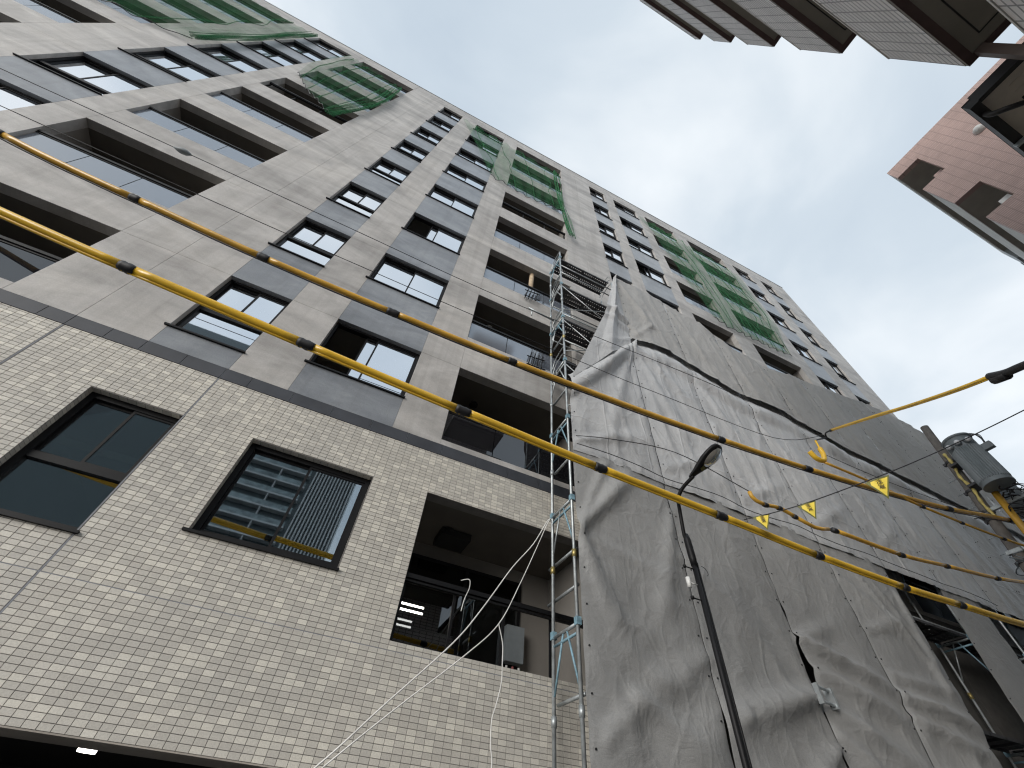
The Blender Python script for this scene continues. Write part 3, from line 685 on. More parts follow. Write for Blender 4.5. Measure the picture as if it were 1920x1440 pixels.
ORD = ['first', 'second', 'third', 'fourth', 'fifth', 'sixth', 'seventh', 'eighth', 'ninth', 'tenth', 'eleventh', 'twelfth', 'thirteenth']
def sheet(tier, xl, xr, zb, zt, mat, label, group, ni=34, nj=56, gapl=0.006, gapr=0.006, slits=(), y0=0.0, topin=0.0):
    """xl, xr: functions of t (0 bottom .. 1 top); zb, zt: functions of x"""
    def P(s, t):
        a = xl(t) + gapl; b = xr(t) - gapr
        for (side, z0, z1, wd) in slits:
            zq = zb(a) + (zt(a) - zb(a)) * t
            if z0 < zq < z1:
                q = wd * math.sin(math.pi * (zq - z0) / (z1 - z0))
                if side == 'l': a += q
                else: b -= q
        x = a + (b - a) * s; z = zb(x) + (zt(x) - zb(x)) * t
        edge = math.sin(math.pi * min(max(s, 0), 1)) ** 0.6
        pin = 0.5 + 0.5 * math.cos((z * 2 * math.pi) / 0.45)          # laced to the posts at every eyelet
        e2 = max(0, 1 - min(s, 1 - s) / 0.18)
        d = drape(x, z, tier) * (0.35 + 0.65 * edge) + 0.035 * edge + 0.018 * (1 - pin) * e2 * (0.5 + 0.5 * noise.noise(Vector((z * 1.3, xl(0), tier))))
        # sagging between the horizontal ropes
        y = TY - d + y0
        if topin:
            zz = zt(x) - z
            if x > 4.6: zz = max(0.0, zz - 0.6)
            if zz < 0.75: y += topin * (1 - zz / 0.75) ** 1.2 - 0.15 * math.sin(math.pi * zz / 0.75) * (0.6 + 0.5 * noise.noise(Vector((x * 1.1, 3.3, 0))))
        return (x, y, Z(z))
    th = thing('tarp_sheet', (xl(0) + 0.5, TY, Z(zb(xl(0)))), label, 'tarp', group)
    off = Vector(th.location)
    g = MB(); g.grid(P, ni, nj); g.v = [tuple(Vector(p) - off) for p in g.v]
    g.build('sheet', mat, th, smooth=True)
    g = MB(); z0, z1 = zb(xl(0)), zt(xl(0.0))
    for k in range(1, int((z1 - z0) / 0.45) + 1):     # eyelets with cord down both edges
        t = k * 0.45 / (z1 - z0)
        if t > 0.98: break
        for s in (0.035, 0.965):
            p = Vector(P(s, t)) - off + Vector((0, -0.006, 0)); g.tube([p - Vector((0, 0.004, 0)), p + Vector((0, 0.006, 0))], 0.011, 8)
    o_ = g.build('eyelets', 'black_rubber', th); o_['kind'] = 'stuff'
    return th
C = lambda v: (lambda *_: v)
PL = 'grey tarp sheet '
lowz = C(4.72)
low = [(2.90, 4.73, 0, 'with a puckered left edge beside the teal scaffold frames'), (4.73, 6.57, 1, 'behind the street lamp pole in the bottom tier'),
       (6.57, 8.38, 2, 'right of the bracket poking through the slit seam, bottom tier'), (8.38, 10.16, 3, 'left of the tall dark opening in the bottom tier')]
for i, (a, b, k, txt) in enumerate(low):
    sl = []
    if i == 1: sl = [('r', 1.55, 2.65, 0.045), ('r', 2.85, 3.15, 0.02)]
    if i == 2: sl = [('l', 1.80, 2.66, 0.075), ('l', 0.6, 1.42, 0.05), ('l', 2.9, 3.12, .02)]
    if i == 0: sl = [('r', 0.9, 1.5, 0.03)]
    xr_ = C(b) if i < 3 else (lambda t: 9.86 + 0.36 * t ** 0.8)
    sheet(0, C(a), xr_, C(-0.9), lowz, 'tarp_lower', PL + txt, 'bottom tier of grey tarps', ni=40, nj=76, slits=sl)
sheet(0, lambda t: 11.52 + 0.4 * t ** 3, C(13.2), C(-0.9), lowz, 'tarp_lower', PL + 'between the two dark openings at lower right', 'bottom tier of grey tarps')
sheet(0, C(14.6), C(16.4), C(-0.9), lowz, 'tarp_lower', PL + 'right of the second dark opening in the bottom tier', 'bottom tier of grey tarps')
for k in range(5):
    a = 16.4 + 1.83 * k
    sheet(0, C(a), C(a + 1.83), C(-0.9), lowz, 'tarp_lower', PL + ORD[k] + ' of the far sheets at the right edge, bottom tier', 'bottom tier of grey tarps', 16, 30)
BX = [2.90] + [4.73 + 1.83 * k for k in range(12)]
WH = ['beside the upper scaffold post, its top pulled up to a gathered knot', 'right of the gathered knot, above the street lamp']
for k in range(12):
    a, b = BX[k], BX[k + 1]
    txt = WH[k] if k < 2 else ORD[k] + ' from the left in the shiny middle tier'
    sheet(1, C(a), C(b), C(4.66), lambda x: interp(BIL, x) + (0.6 if x > 4.6 else 0.10), 'tarp_middle', PL + txt, 'middle tier of grey tarps', 34 if k < 7 else 18, 60 if k < 7 else 36, topin=0.05 if k else 0.04, y0=-0.012)
for k in range(12):
    a, b = BX[k], BX[k + 1]
    if k == 0:
        DG = [(6.60, 2.95), (7.20, 3.18), (8.53, 3.63), (9.49, 3.95), (11.49, 4.47), (12.38, 4.68)]
        xl0 = lambda t: interp([(6.60 + (12.38 - 6.60) * i / 40, 0) for i in range(2)], 0) * 0 + interp(DG, 6.60 + (12.38 - 6.60) * t)
        th = thing('tarp_sheet', (4.0, TY, Z(8)), PL + 'torn free corner flap hanging diagonally at the upper left', 'tarp', 'top tier of grey tarps')
        off = Vector(th.location)
        def P(s, t):
            zl = 6.50 + (12.38 - 6.50) * t; x0 = interp(DG, zl); zr = 8.86 + (12.40 - 8.86) * t
            x = x0 + (4.735 - x0) * s; z = zl + (zr - zl) * s
            fold_ = 0.10 * math.exp(-((z - 9.9 + (x - 4.2) * .15) / .12) ** 2) * (x > 3.7) + 0.05 * math.exp(-((z - 9.45) / .1) ** 2)
            d = 0.4 * drape(x, z, 2) + 0.09 * max(0, 1 - abs(s - 0.55 + .2 * t) * 5) + 0.05 * math.sin(math.pi * s) + 0.10 * (1 - s) * math.sin(math.pi * t) + fold_
            return Vector((x, TY - 0.09 - d, Z(z))) - off
        g = MB(); g.grid(P, 40, 70); g.build('sheet', 'tarp_middle', th, smooth=True)
        continue
    txt = ORD[k - 1] + ' from the left in the top tier' if k > 1 else 'highest one, with the pleat falling from the top left corner'
    sheet(2, C(a), C(b), lambda x: interp(BIL, x) + 0.03, lambda x: interp(TOPE, x) + 0.04 * math.sin(x * 3.3), 'tarp_upper', PL + txt, 'top tier of grey tarps', 30 if k < 7 else 18, 44 if k < 7 else 30, y0=-0.09)
# lashing cords along the tier joint and slack wires in front
def wire(name, pts, r, mat, label, cat, group=None, n=6, sm=6):
    g = MB(); g.tube(smoothpts(pts, sm), r, n)
    return tag(g.build(name, mat, smooth=True), label, cat, group)
wire('lashing_cord', [(2.92 + 0.6 * k, TY - 0.12 - 0.02 * (k % 3), Z(4.73 + 0.025 * math.sin(k * 1.7))) for k in range(19)], 0.007, 'black_rubber', 'thin dark lashing cord along the joint of bottom and middle tarp tiers', 'cord', sm=3)

# ================================================================== green debris nets
def net(label, left, right, n_pleat, y0=-0.10, hem=None, seed=0, cords=4):
    """left/right: polylines (x,z) from bottom to top"""
    th = thing('debris_net', (0, 0, 0), label, 'net', 'green debris nets hung from the roof edge')
    def along(pl, t):
        q = t * (len(pl) - 1); i = min(int(q), len(pl) - 2); f = q - i
        return pl[i][0] + (pl[i + 1][0] - pl[i][0]) * f, pl[i][1] + (pl[i + 1][1] - pl[i][1]) * f
    def P(s, t):
        a = along(left, t); b = along(right, t); x = a[0] + (b[0] - a[0]) * s; z = a[1] + (b[1] - a[1]) * s
        z += -0.25 * math.sin(math.pi * s) * (1 - t) + 0.12 * noise.noise(Vector((x * 1.5, seed, 1))) * (1 - t)
        y = y0 - 0.05 * math.sin(s * n_pleat * 2 * math.pi + 2 * noise.noise(Vector((z * .4, x * .5, seed)))) - 0.25 * math.sin(math.pi * t) * math.sin(math.pi * s) * .25 - 0.06 * noise.noise(Vector((x, z * .4, seed)))
        return (x, FY + y, Z(z))
    g = MB(); g.grid(P, 60, 60); g.build('mesh_fabric', 'green_net', th, smooth=True)
    if hem:
        rh = random.Random(seed)
        for k in range(7):     # gathered folds of the netting
            ph = rh.uniform(0, 6); ox = rh.uniform(-.16, .16); oy = rh.uniform(-.08, .04)
            sp_ = smoothpts([(x + ox * (0.5 + 0.8 * abs(math.sin(i * 1.7 + ph))), FY + y0 - 0.06 + oy, Z(z)) for i, (x, z) in enumerate(hem)], 9)
            g = MB(); g.tube(sp_, [0.028 + 0.016 * math.sin(i * 0.55 + ph) for i in range(len(sp_))], 7); g.build('gathered_fold', 'green_net_bunched', th, smooth=True)
    for k in range(cords):      # darker gathered pleat lines
        sv_ = 0.12 + 0.76 * k / max(1, cords - 1) ; g = MB(); g.tube([Vector(P(sv_ + 0.05 * noise.noise(Vector((k * 3.1, i * .25, seed))), i / 18)) + Vector((0, -0.02, 0)) for i in range(19)], 0.018, 5); g.build('pleat', 'green_net_bunched', th, smooth=True)
    g = MB(); cord = [P(s / 24, 0) for s in range(25)]; g.tube(smoothpts(cord, 3), 0.012, 5); g.build('edge_cord', 'dark_steel', th)
net('green debris net over the balconies at the far upper left corner', [(-19, 15.2), (-19, 20), (-19, 26.9)], [(-10.25, 17.0), (-10.1, 21.5), (-10.13, 26.2)], 14, hem=[(-10.3, 17.1), (-10.12, 19.0), (-10.05, 22.0), (-10.13, 26.0)], seed=2)
net('green debris net gathered diagonally over the second balcony column from the left', [(-7.9, 19.3), (-8.3, 21.5), (-8.45, 26.3)], [(-5.62, 16.7), (-5.35, 20.5), (-5.5, 25.0)], 8, hem=[(-5.68, 16.5), (-5.35, 18.6), (-5.25, 21.2), (-5.5, 25.0)], seed=5)
net('green debris net with a long tail above the scaffold top', [(0.1, 19.2), (-0.9, 22.2), (-2.26, 25.9)], [(3.45, 19.2), (3.40, 22.0), (3.30, 25.2)], 7, hem=[(3.95, 16.6), (3.72, 18.2), (3.50, 20.5), (3.35, 23.0), (3.28, 25.0)], seed=9)
net('wide green debris net draped over the two right hand balcony columns', [(10.7, 15.9), (10.0, 20.4), (8.9, 25.9)], [(15.2, 16.0), (15.95, 19.2), (15.7, 24.6)], 10, seed=13, cords=9)

# ================================================================== overhead lines
def sleeved(name, path, joints, r, mat, label, group, tape=0.16, lip=True, strand=None):
    th = thing(name, path[0], label, 'cable', group); off = Vector(path[0])
    sp = smoothpts(path, 8)
    # cumulative length so that sleeves can be cut at the joints
    cum = [0]
    for a, b in zip(sp, sp[1:]): cum.append(cum[-1] + (b - a).length)
    def at(l):
        l = min(max(l, 0), cum[-1])
        for i in range(len(cum) - 1):
            if l <= cum[i + 1]:
                f = (l - cum[i]) / max(cum[i + 1] - cum[i], 1e-9); return sp[i].lerp(sp[i + 1], f)
        return sp[-1]
    def near(p):
        p = Vector(p); i = min(range(len(sp)), key=lambda i: (sp[i] - p).length); return cum[i]
    cuts = [0] + sorted(near(j) for j in joints) + [cum[-1]]
    for a, b in zip(cuts, cuts[1:]):
        if b - a < 0.25: continue
        n = max(4, int((b - a) / 0.2)); pts = [at(a + 0.02 + (b - a - 0.04) * i / n) - off for i in range(n + 1)]
        g = MB(); g.tube(pts, r * random.uniform(0.97, 1.04), 14); so_ = g.build('sleeve', mat, th, smooth=True)
        if lip:
            g = MB(); g.tube([p + Vector((0, 0.012, -r * 1.05)) for p in pts], r * 0.34, 8); g.build('sleeve_lip', mat, so_, smooth=True)
    for j in joints:
        c = near(j); g = MB(); m_ = random.uniform(.8, 1.25)
        pts = [at(c - tape * m_ * .5 + tape * m_ * i / 5) - off + Vector((0, 0, -0.008)) for i in range(6)]
        g.tube(pts, [r * 1.15, r * 1.3, r * 1.18, r * 1.33, r * 1.2, r * 1.12], 12); g.build('tape_wrap', 'black_rubber', th, smooth=True)
    if strand:
        pts = [p - off + Vector((0, 0.02, -r * 1.15 - 0.010 - 0.004 * math.sin(i * .9))) for i, p in enumerate(sp)]
        g = MB(); g.tube(pts, 0.012, 6); g.build('strand', 'black_rubber', th, smooth=True)
    return th
c1 = [(-9.6, 4.43, 8.75), (-6.303, 4.265, 7.951), (-5.346, 4.218, 7.763), (-4.379, 4.171, 7.634), (-2.514, 4.080, 7.395), (-0.533, 3.983, 7.238), (1.450, 3.887, 7.130), (3.412, 3.791, 7.095), (5.516, 3.688, 7.125), (7.582, 3.587, 7.220), (9.500, 3.494, 7.385), (11.824, 3.381, 7.672), (14.354, 3.257, 8.15), (17.5, 3.15, 8.6)]
sleeved('overhead_cable', c1, [c1[1], c1[3], c1[4], c1[5], c1[6], c1[8], c1[9], c1[11], c1[12]], 0.047, 'amber_sleeve', 'upper thick amber sleeved overhead cable crossing the whole facade', 'sleeved overhead cables', lip=False, strand=True)
c2 = [(-8.0, 3.3, 5.75), (-3.897, 3.3, 5.371), (-2.787, 3.3, 5.285), (-1.052, 3.3, 5.175), (0.713, 3.3, 5.077), (2.494, 3.3, 4.995), (4.307, 3.3, 4.950), (5.986, 3.3, 4.895), (7.704, 3.3, 4.897), (9.037, 3.3, 4.96), (10.743, 3.3, 5.051), (14.3, 3.3, 5.4), (18, 3.3, 5.7)]
sleeved('overhead_cable', c2, [c2[2], c2[3], c2[4], c2[5], c2[6], c2[7], c2[8], c2[9]], 0.043, 'yellow_sleeve', 'lower thick bright yellow sleeved overhead cable nearest the street', 'sleeved overhead cables')
h3 = [(7.93, 3.57, 7.75), (7.98, 3.568, 7.66), (8.25, 3.55, 7.62), (9.584, 3.49, 7.55), (10.772, 3.432, 7.386), (13.185, 3.314, 7.336), (15.9, 3.2, 7.5)]
sleeved('branch_cable', h3[2:], [h3[4], (11.9, 3.37, 7.36), h3[5]], 0.026, 'amber_sleeve', 'thin amber sleeved branch cable below the upper cable near the pole', 'thin sleeved branch cables', tape=0.10, lip=False)
hk = MB(); hk.tube(smoothpts([(8.43, 3.546, 8.28), (8.41, 3.548, 8.05), (8.40, 3.55, 7.88), (8.28, 3.555, 7.68), (8.08, 3.565, 7.66), (7.98, 3.568, 7.80)], 6), [0.02] * 6 + [0.05] * 25, 10)
tag(hk.build('hook_cover', 'yellow_sleeve', smooth=True), 'curved yellow hook shaped cover hanging from the wire below the service drop', 'cover')
c5 = [(5.095, 3.3, 5.62), (5.13, 3.3, 5.49), (5.333, 3.3, 5.469), (5.622, 3.3, 5.513), (5.895, 3.3, 5.464), (6.276, 3.3, 5.40), (6.606, 3.3, 5.482)]
sleeved('branch_cable', c5, [c5[2], c5[3], c5[4]], 0.028, 'amber_sleeve', 'short bent amber branch cable with a taped end beside the flags', 'thin sleeved branch cables', tape=0.07, lip=False)
c6 = [(6.60, 3.3, 5.50), (8.241, 3.3, 5.544), (9.517, 3.3, 5.708), (11.152, 3.3, 5.924), (12.9, 3.3, 6.25), (15, 3.3, 6.6)]
sleeved('branch_cable', c6, [(6.68, 3.3, 5.50), (8.3, 3.3, 5.55), c6[2], c6[3]], 0.032, 'amber_sleeve', 'long thin amber branch cable running right below the upper cable', 'thin sleeved branch cables', tape=0.12, lip=False)
A_, B_ = (8.745, 3.310, 8.535), (6.063, 0.520, 5.830)
sleeved('service_drop', [A_, (7.633, 2.153, 7.400), (7.082, 1.579, 6.826), (6.455, 0.928, 6.197), B_], [(8.72, 3.28, 8.5)], 0.024, 'yellow_sleeve', 'twin tube amber service drop cable crossing the sky at right', 'service drops', tape=0.25, lip=True)
g = MB(); g.tube(smoothpts([(6.09, 0.55, 5.86), (5.97, 0.423, 5.715), (5.82, 0.267, 5.581), (5.53, -0.034, 5.306), (5.2, -0.4, 5.0)], 5), 0.042, 12); g.tube([(6.10, 0.55, 5.80), (5.98, 0.43, 5.69)], 0.05, 10)
tag(g.build('splice_cover', 'black_rubber', smooth=True), 'thick black splice cover at the end of the service drop against the sky', 'cover')
wire('drop_tail', [(8.72, 3.28, 8.5), (8.9, 3.48, 8.66), (8.98, 3.55, 8.62), (8.6, 3.55, 8.4), (8.43, 3.546, 8.28)], 0.016, 'black_rubber', 'short dark tail joining the service drop to the yellow hook', 'wire')
wire('messenger_wire', [(-12, 4.3, 9.75), (-7.793, 4.3, 9.728), (-5.074, 4.3, 9.74), (-2.202, 4.3, 9.719), (1.419, 4.3, 9.70), (6.0, 4.05, 9.6), (9.1, 3.62, 8.86)], 0.0075, 'black_rubber', 'thin dark messenger wire with a clear insulator across the upper facade', 'wire')
g = MB(); g.tube([(-5.2, 4.3, 9.74), (-5.1, 4.3, 9.74), (-5.05, 4.3, 9.74), (-4.98, 4.3, 9.74), (-4.9, 4.3, 9.74)], [0.012, 0.05, 0.055, 0.05, 0.012], 12)
tag(g.build('insulator', 'transformer_grey', smooth=True), 'small egg shaped insulator on the thin wire over the facade', 'insulator')
wire('slack_wire', [(-14, 4.2, 8.75), (-8, 4.2, 8.55), (-3, 4.2, 8.44), (2.838, 4.2, 8.46), (4.969, 4.2, 8.54), (8.0, 4.1, 8.62), (9.1, 3.62, 8.8)], 0.007, 'black_rubber', 'thin slack dark wire across the grey tarps below their gathered knot', 'wire')
wire('slack_wire', [(8.4, 3.6, 8.0), (10.6, 3.6, 8.05), (13.2, 3.55, 8.25), (14.5, 3.5, 8.55)], 0.007, 'black_rubber', 'thin dark wire from the yellow hook to the pole', 'wire')
wire('slack_wire', [(2.9, 4.58, 6.75), (3.4, 4.1, 6.5), (4.3, 3.7, 6.3), (5.09, 3.3, 5.61)], 0.007, 'black_rubber', 'thin dark wire passing behind the street lamp head', 'wire')
# rope with the three warning flags
rope = [(4.74, 3.30, 5.03), (4.783, 3.250, 5.035), (5.049, 2.916, 5.067), (5.292, 2.610, 5.126), (5.656, 2.153, 5.245), (5.927, 1.813, 5.344), (6.209, 1.458, 5.465), (6.519, 1.069, 5.615), (6.843, 0.662, 5.785), (7.6, -0.3, 6.2), (8.6, -1.55, 6.75)]
g = MB(); g.tube(smoothpts(rope, 3), 0.0065, 6)
tag(g.build('guy_rope', 'black_rubber', smooth=True), 'dark guy rope carrying three yellow flags across the street', 'rope')
def cjk(ch, size):
    cu = bpy.data.curves.new('lettering', 'FONT'); cu.body = ch; cu.size = size; cu.align_x = 'CENTER'; cu.align_y = 'CENTER'; cu.extrude = 0.0006; cu.offset = 0.0012
    t = bpy.data.objects.new('tmp', cu); sc.collection.objects.link(t)
    dg = bpy.context.evaluated_depsgraph_get(); me = bpy.data.meshes.new_from_object(t.evaluated_get(dg)); bpy.data.objects.remove(t); me.materials.clear(); me.materials.append(MATS['ink']); return me
def flag(p0, p1, p2, label):
    p0, p1, p2 = map(Vector, (p0, p1, p2)); th = thing('warning_flag', p0, label, 'flag', 'yellow flags on the guy rope')
    nrm = (p1 - p0).cross(p2 - p0).normalized()
    if nrm.dot(Vector((0, 0, CAMZ)) - p0) < 0: nrm = -nrm
    c = (p0 + p1 + p2) / 3; k = 12
    def tri(sc_, thick, wav, name, mat):
        q = [c + (p - c) * sc_ for p in (p0, p1, p2)]; g = MB(); idx = {}
        for side in (1, -1):
            for i in range(k + 1):
                for j in range(k + 1 - i):
                    a, b = i / k, j / k; p = q[0] + (q[1] - q[0]) * a + (q[2] - q[0]) * b
                    p = p + nrm * (thick * side * .5 + wav * math.sin(a * 5 + b * 3) ) - p0; idx[(side, i, j)] = len(g.v); g.v.append(tuple(p))
            for i in range(k):
                for j in range(k - i):
                    f = (idx[(side, i, j)], idx[(side, i + 1, j)], idx[(side, i, j + 1)]); g.f.append(f if side > 0 else f[::-1]); g.mi.append(0); g.tone.append(0)
                    if i + j < k - 1:
                        f = (idx[(side, i + 1, j)], idx[(side, i + 1, j + 1)], idx[(side, i, j + 1)]); g.f.append(f if side > 0 else f[::-1]); g.mi.append(0); g.tone.append(0)
        return g.build(name, mat, th, smooth=True)
    tri(1.0, 0.004, 0.010, 'cloth_border', 'flag_border'); tri(0.80, 0.010, 0.010, 'cloth', 'flag_yellow')
    up = ((p0 + p1) / 2 - p2); up -= nrm * up.dot(nrm); up.normalize(); rt_ = up.cross(nrm).normalized()
    size = (p1 - p0).length * 0.235
    for ch, f in (('注', 0.30), ('意', -0.72)):
        me = cjk(ch, size); p = c + up * size * (f + .35) + nrm * 0.018 - p0
        o = link('lettering', me, th); o.matrix_local = Matrix(((rt_.x, up.x, nrm.x, p.x), (rt_.y, up.y, nrm.y, p.y), (rt_.z, up.z, nrm.z, p.z), (0, 0, 0, 1)))
flag((4.807, 3.220, 5.035), (4.941, 3.052, 5.059), (4.878, 3.130, 4.833), 'yellow warning flag lowest on the rope, beside the lower cable')
flag((5.146, 2.794, 5.075), (5.289, 2.614, 5.127), (5.227, 2.692, 4.865), 'middle yellow warning flag of the three on the rope')
flag((5.654, 2.156, 5.225), (5.831, 1.934, 5.285), (5.729, 2.062, 4.963), 'largest looking and highest yellow warning flag, overlapping the upper cable')

# ================================================================== street lamp
L = thing('street_lamp', (4.13, 3.8, 0), 'slim black street lamp with curved neck in front of the lower tarps', 'street lamp')
g = MB(); g.tube([(-0.03, 0, 0), (0.0, 0, 2.7), (0.03, 0, 4.75)], [0.036, 0.032, 0.030], 14); g.build('pole', 'black_metal', L, smooth=True)
g = MB(); g.tube([(0.03, -0.005, 0), (0.052, -0.005, 2.7), (0.078, -0.005, 4.5)], 0.014, 8); g.build('conduit', 'black_metal', L, smooth=True)
g = MB(); g.tube([(0.03, 0, 4.45), (0.03, 0, 4.55), (0.025, 0, 4.80), (0.02, 0, 4.88)], [0.040, 0.046, 0.046, 0.032], 14); g.build('collar', 'black_metal', L, smooth=True)
ARM = [(4.155, 3.8, 4.80), (4.125, 3.80, 4.867), (4.073, 3.72, 5.155), (4.0, 3.62, 5.284), (4.004, 3.5, 5.388), (4.043, 3.3, 5.469)]
g = MB(); g.tube([p - L.location for p in smoothpts(ARM, 7)], 0.025, 10); g.build('neck', 'black_metal', L, smooth=True)
# head: tear drop housing with flat underside and a bowl lens
h0 = Vector((4.02, 3.34, 5.46)); h1 = Vector((4.27, 2.89, 5.79)); ax = (h1 - h0); ln = ax.length; ax.normalize()
sdv = ax.cross(Vector((0, 0, 1))).normalized(); nv_ = ax.cross(sdv).normalized()
if nv_.z > 0: nv_ = -nv_
prof = [(0.0, 0.03), (0.06, 0.045), (0.16, 0.055), (0.3, 0.082), (0.5, 0.13), (0.7, 0.15), (0.85, 0.14), (0.95, 0.1), (1.0, 0.035)]
g = MB(); ng = 16; base = 0
for (t, wd) in prof:
    for k in range(ng):
        a = 2 * math.pi * k / ng; up = math.sin(a); q = h0 + ax * ln * t + sdv * wd * math.cos(a) + nv_ * ((0.035 if up > 0 else 0.075) * up * min(1, wd / 0.1)); g.v.append(tuple(q - L.location))
for i in range(len(prof) - 1):
    for k in range(ng): g.f.append((i * ng + k, i * ng + (k + 1) % ng, (i + 1) * ng + (k + 1) % ng, (i + 1) * ng + k)); g.mi.append(0); g.tone.append(0)
g.f.append(tuple(range(ng))); g.mi.append(0); g.tone.append(0); g.f.append(tuple((len(prof) - 1) * ng + k for k in range(ng))); g.mi.append(0); g.tone.append(0)
hd = g.build('head', 'black_metal', L, smooth=True)
g = MB(); c = h0 + ax * ln * 0.68
for ri in range(5):
    f = ri / 4
    for k in range(20):
        a = 2 * math.pi * k / 20; q = c + ax * 0.165 * f * math.cos(a) + sdv * 0.105 * f * math.sin(a) + nv_ * (0.03 + 0.05 * math.sqrt(max(0, 1 - f * f))); g.v.append(tuple(q - L.location))
for ri in range(4):
    for k in range(20): g.f.append((ri * 20 + k, ri * 20 + (k + 1) % 20, (ri + 1) * 20 + (k + 1) % 20, (ri + 1) * 20 + k)); g.mi.append(0); g.tone.append(0)
g.build('lens', 'lamp_lens', hd, smooth=True)
g = MB(); c = h0 + ax * ln * 0.34 - L.location + nv_ * 0.034
for s_, t_ in ((1, 1),): g.face([c + ax * .035 + sdv * .035, c - ax * .03 + sdv * .035, c - ax * .03 - sdv * .045, c + ax * .035 - sdv * .045])
g.v = [tuple(Vector(v) + nv_ * 0.004) for v in g.v]; g.build('rating_label', 'flag_border', hd)
for i, (zz, mt, rr, hh) in enumerate(((4.40, 'black_metal', 0.02, 0.03), (4.20, 'white_plastic', 0.026, 0.12), (4.02, 'black_metal', 0.022, 0.03))):
    g = MB(); g.tube([(-0.14, 0, zz - hh / 2), (-0.14, 0, zz + hh / 2)], rr, 10); g.tube([(-0.14, 0, zz), (0.0, 0, zz)], 0.008, 6); g.build('bracket' if i != 1 else 'sensor', mt, L, smooth=True)
g = MB(); g.tube(smoothpts([(0.1, -.04, 4.45), (0.15, -.05, 4.42), (0.17, -.05, 4.36), (0.14, -.05, 4.33)], 5), 0.004, 5); g.build('wire_loop', 'black_rubber', L)

# ================================================================== utility pole and transformer
UP = thing('utility_pole', (14.5, 4.5, 0), 'leaning brown grey concrete utility pole at the right carrying the transformer', 'utility pole')
PX = lambda z: 3.27 + (11.32 - z) * 0.093
g = MB(); g.tube([(0, PX(z) - 4.5, z) for z in (0.0, 3, 6, 8, 10, 11.32)], [0.175, 0.155, 0.135, 0.122, 0.108, 0.098], 18); g.build('shaft', 'pole_concrete', UP, smooth=True)
for z in (10.05, 9.15, 8.55, 8.35, 7.3):
    g = MB(); y = PX(z) - 4.5; g.tube([(0, y, z - .03), (0, y, z + .03)], 0.10 + (11.32 - z) * .011 + .012, 16); g.box(-0.05, 0.03, y + 0.11, y + 0.17, z - .035, z + .035); g.build('pole_band', 'dark_steel', UP)
g = MB(); y = PX(8.6) - 4.5; g.box(-0.12, -0.04, y - 1.3, y + 0.3, 8.5, 8.58); g.build('cross_arm', 'galvanised', UP)
g = MB(); y = PX(8.0) - 4.5; g.box(-0.14, -0.05, y - 1.1, y + 0.2, 7.5, 7.58); g.box(-0.14, -0.05, y - 0.9, y + 0.2, 6.7, 6.78); g.build('cross_arm', 'galvanised', UP)
for z in (9.6, 9.2, 8.8, 8.0, 7.6):
    g = MB(); y = PX(z) - 4.5; g.tube([(0, y + 0.1, z), (0, y + 0.32, z)], 0.011, 6); g.build('step_bolt', 'galvanised', UP)
T = thing('transformer', (14.0, 2.83, 8.77), 'grey ribbed cylindrical pole transformer with white bushings on the utility pole', 'transformer')
g = MB(); n = 72; prof = [(0.0, 0.30, 0), (0.10, 0.30, 0), (0.13, 0.30, 1), (1.05, 0.30, 1), (1.08, 0.30, 0), (1.38, 0.30, 0)]
for (z, r_, rib) in prof:
    for k in range(n):
        a = 2 * math.pi * k / n; rr = r_ + (0.022 if rib and k % 2 == 0 else 0.0); g.v.append((rr * math.cos(a), rr * math.sin(a), z))
for i in range(len(prof) - 1):
    for k in range(n): g.f.append((i * n + k, i * n + (k + 1) % n, (i + 1) * n + (k + 1) % n, (i + 1) * n + k)); g.mi.append(0); g.tone.append(0)
g.f.append(tuple(range(n))[::-1]); g.mi.append(0); g.tone.append(0); g.f.append(tuple(5 * n + k for k in range(n))); g.mi.append(0); g.tone.append(0)
g.build('tank', 'transformer_grey', T)
g = MB(); g.tube([(0, 0, 1.38), (0, 0, 1.44), (0, 0, 1.52)], [0.32, 0.33, 0.18], 24); g.build('lid', 'transformer_grey', T, smooth=True)
g = MB(); g.tube([(0, 0, -0.01), (0, 0, 0.05)], 0.315, 24); g.build('base_ring', 'transformer_grey', T)
for a in (155, 190, 225):
    ca, sa = math.cos(R(a)), math.sin(R(a)); g = MB(); g.tube([(0.29 * ca, 0.29 * sa, 1.18), (0.36 * ca, 0.36 * sa, 1.17)], [0.075, 0.075], 14); o = g.build('bushing_pocket', 'transformer_grey', T, smooth=True)
    g = MB(); g.tube([(0.36 * ca, 0.36 * sa, 1.17), (0.40 * ca, 0.40 * sa, 1.165), (0.42 * ca, 0.42 * sa, 1.16)], [0.062, 0.06, 0.02], 14); g.build('bushing', 'porcelain', T, smooth=True)
g = MB(); g.box(-0.06, 0.06, -0.52, -0.29, 0.85, 1.02); g.build('terminal_box', 'transformer_grey', T)
for k in range(4):
    g = MB(); g.tube(smoothpts([(0.0 + .05 * k, -0.2, 1.5), (0.02 + .05 * k, -0.36 - .02 * k, 1.42), (0.02 + .04 * k, -0.42, 1.2), (0.0 + .03 * k, -0.40, 1.02)], 5), 0.009, 6); g.build('lead', 'dark_steel', T, smooth=True)
for z in (0.35, 1.0):
    g = MB(); g.box(0.12, 0.5, 0.2, 0.55, z - .03, z + .03); g.build('hanger', 'dark_steel', T)
g = MB(); g.tube(smoothpts([(14.33, 3.33, 10.25), (14.3, 3.32, 9.9), (14.28, 3.40, 9.5), (14.26, 3.36, 9.1), (14.27, 3.42, 8.7), (14.27, 3.40, 8.3)], 6), [0.034 + 0.010 * math.sin(i * 1.7) for i in range(31)], 8)
tag(g.build('taped_riser', 'pale_tape', smooth=True), 'lumpy yellow taped riser cable running down between pole and transformer', 'cable')
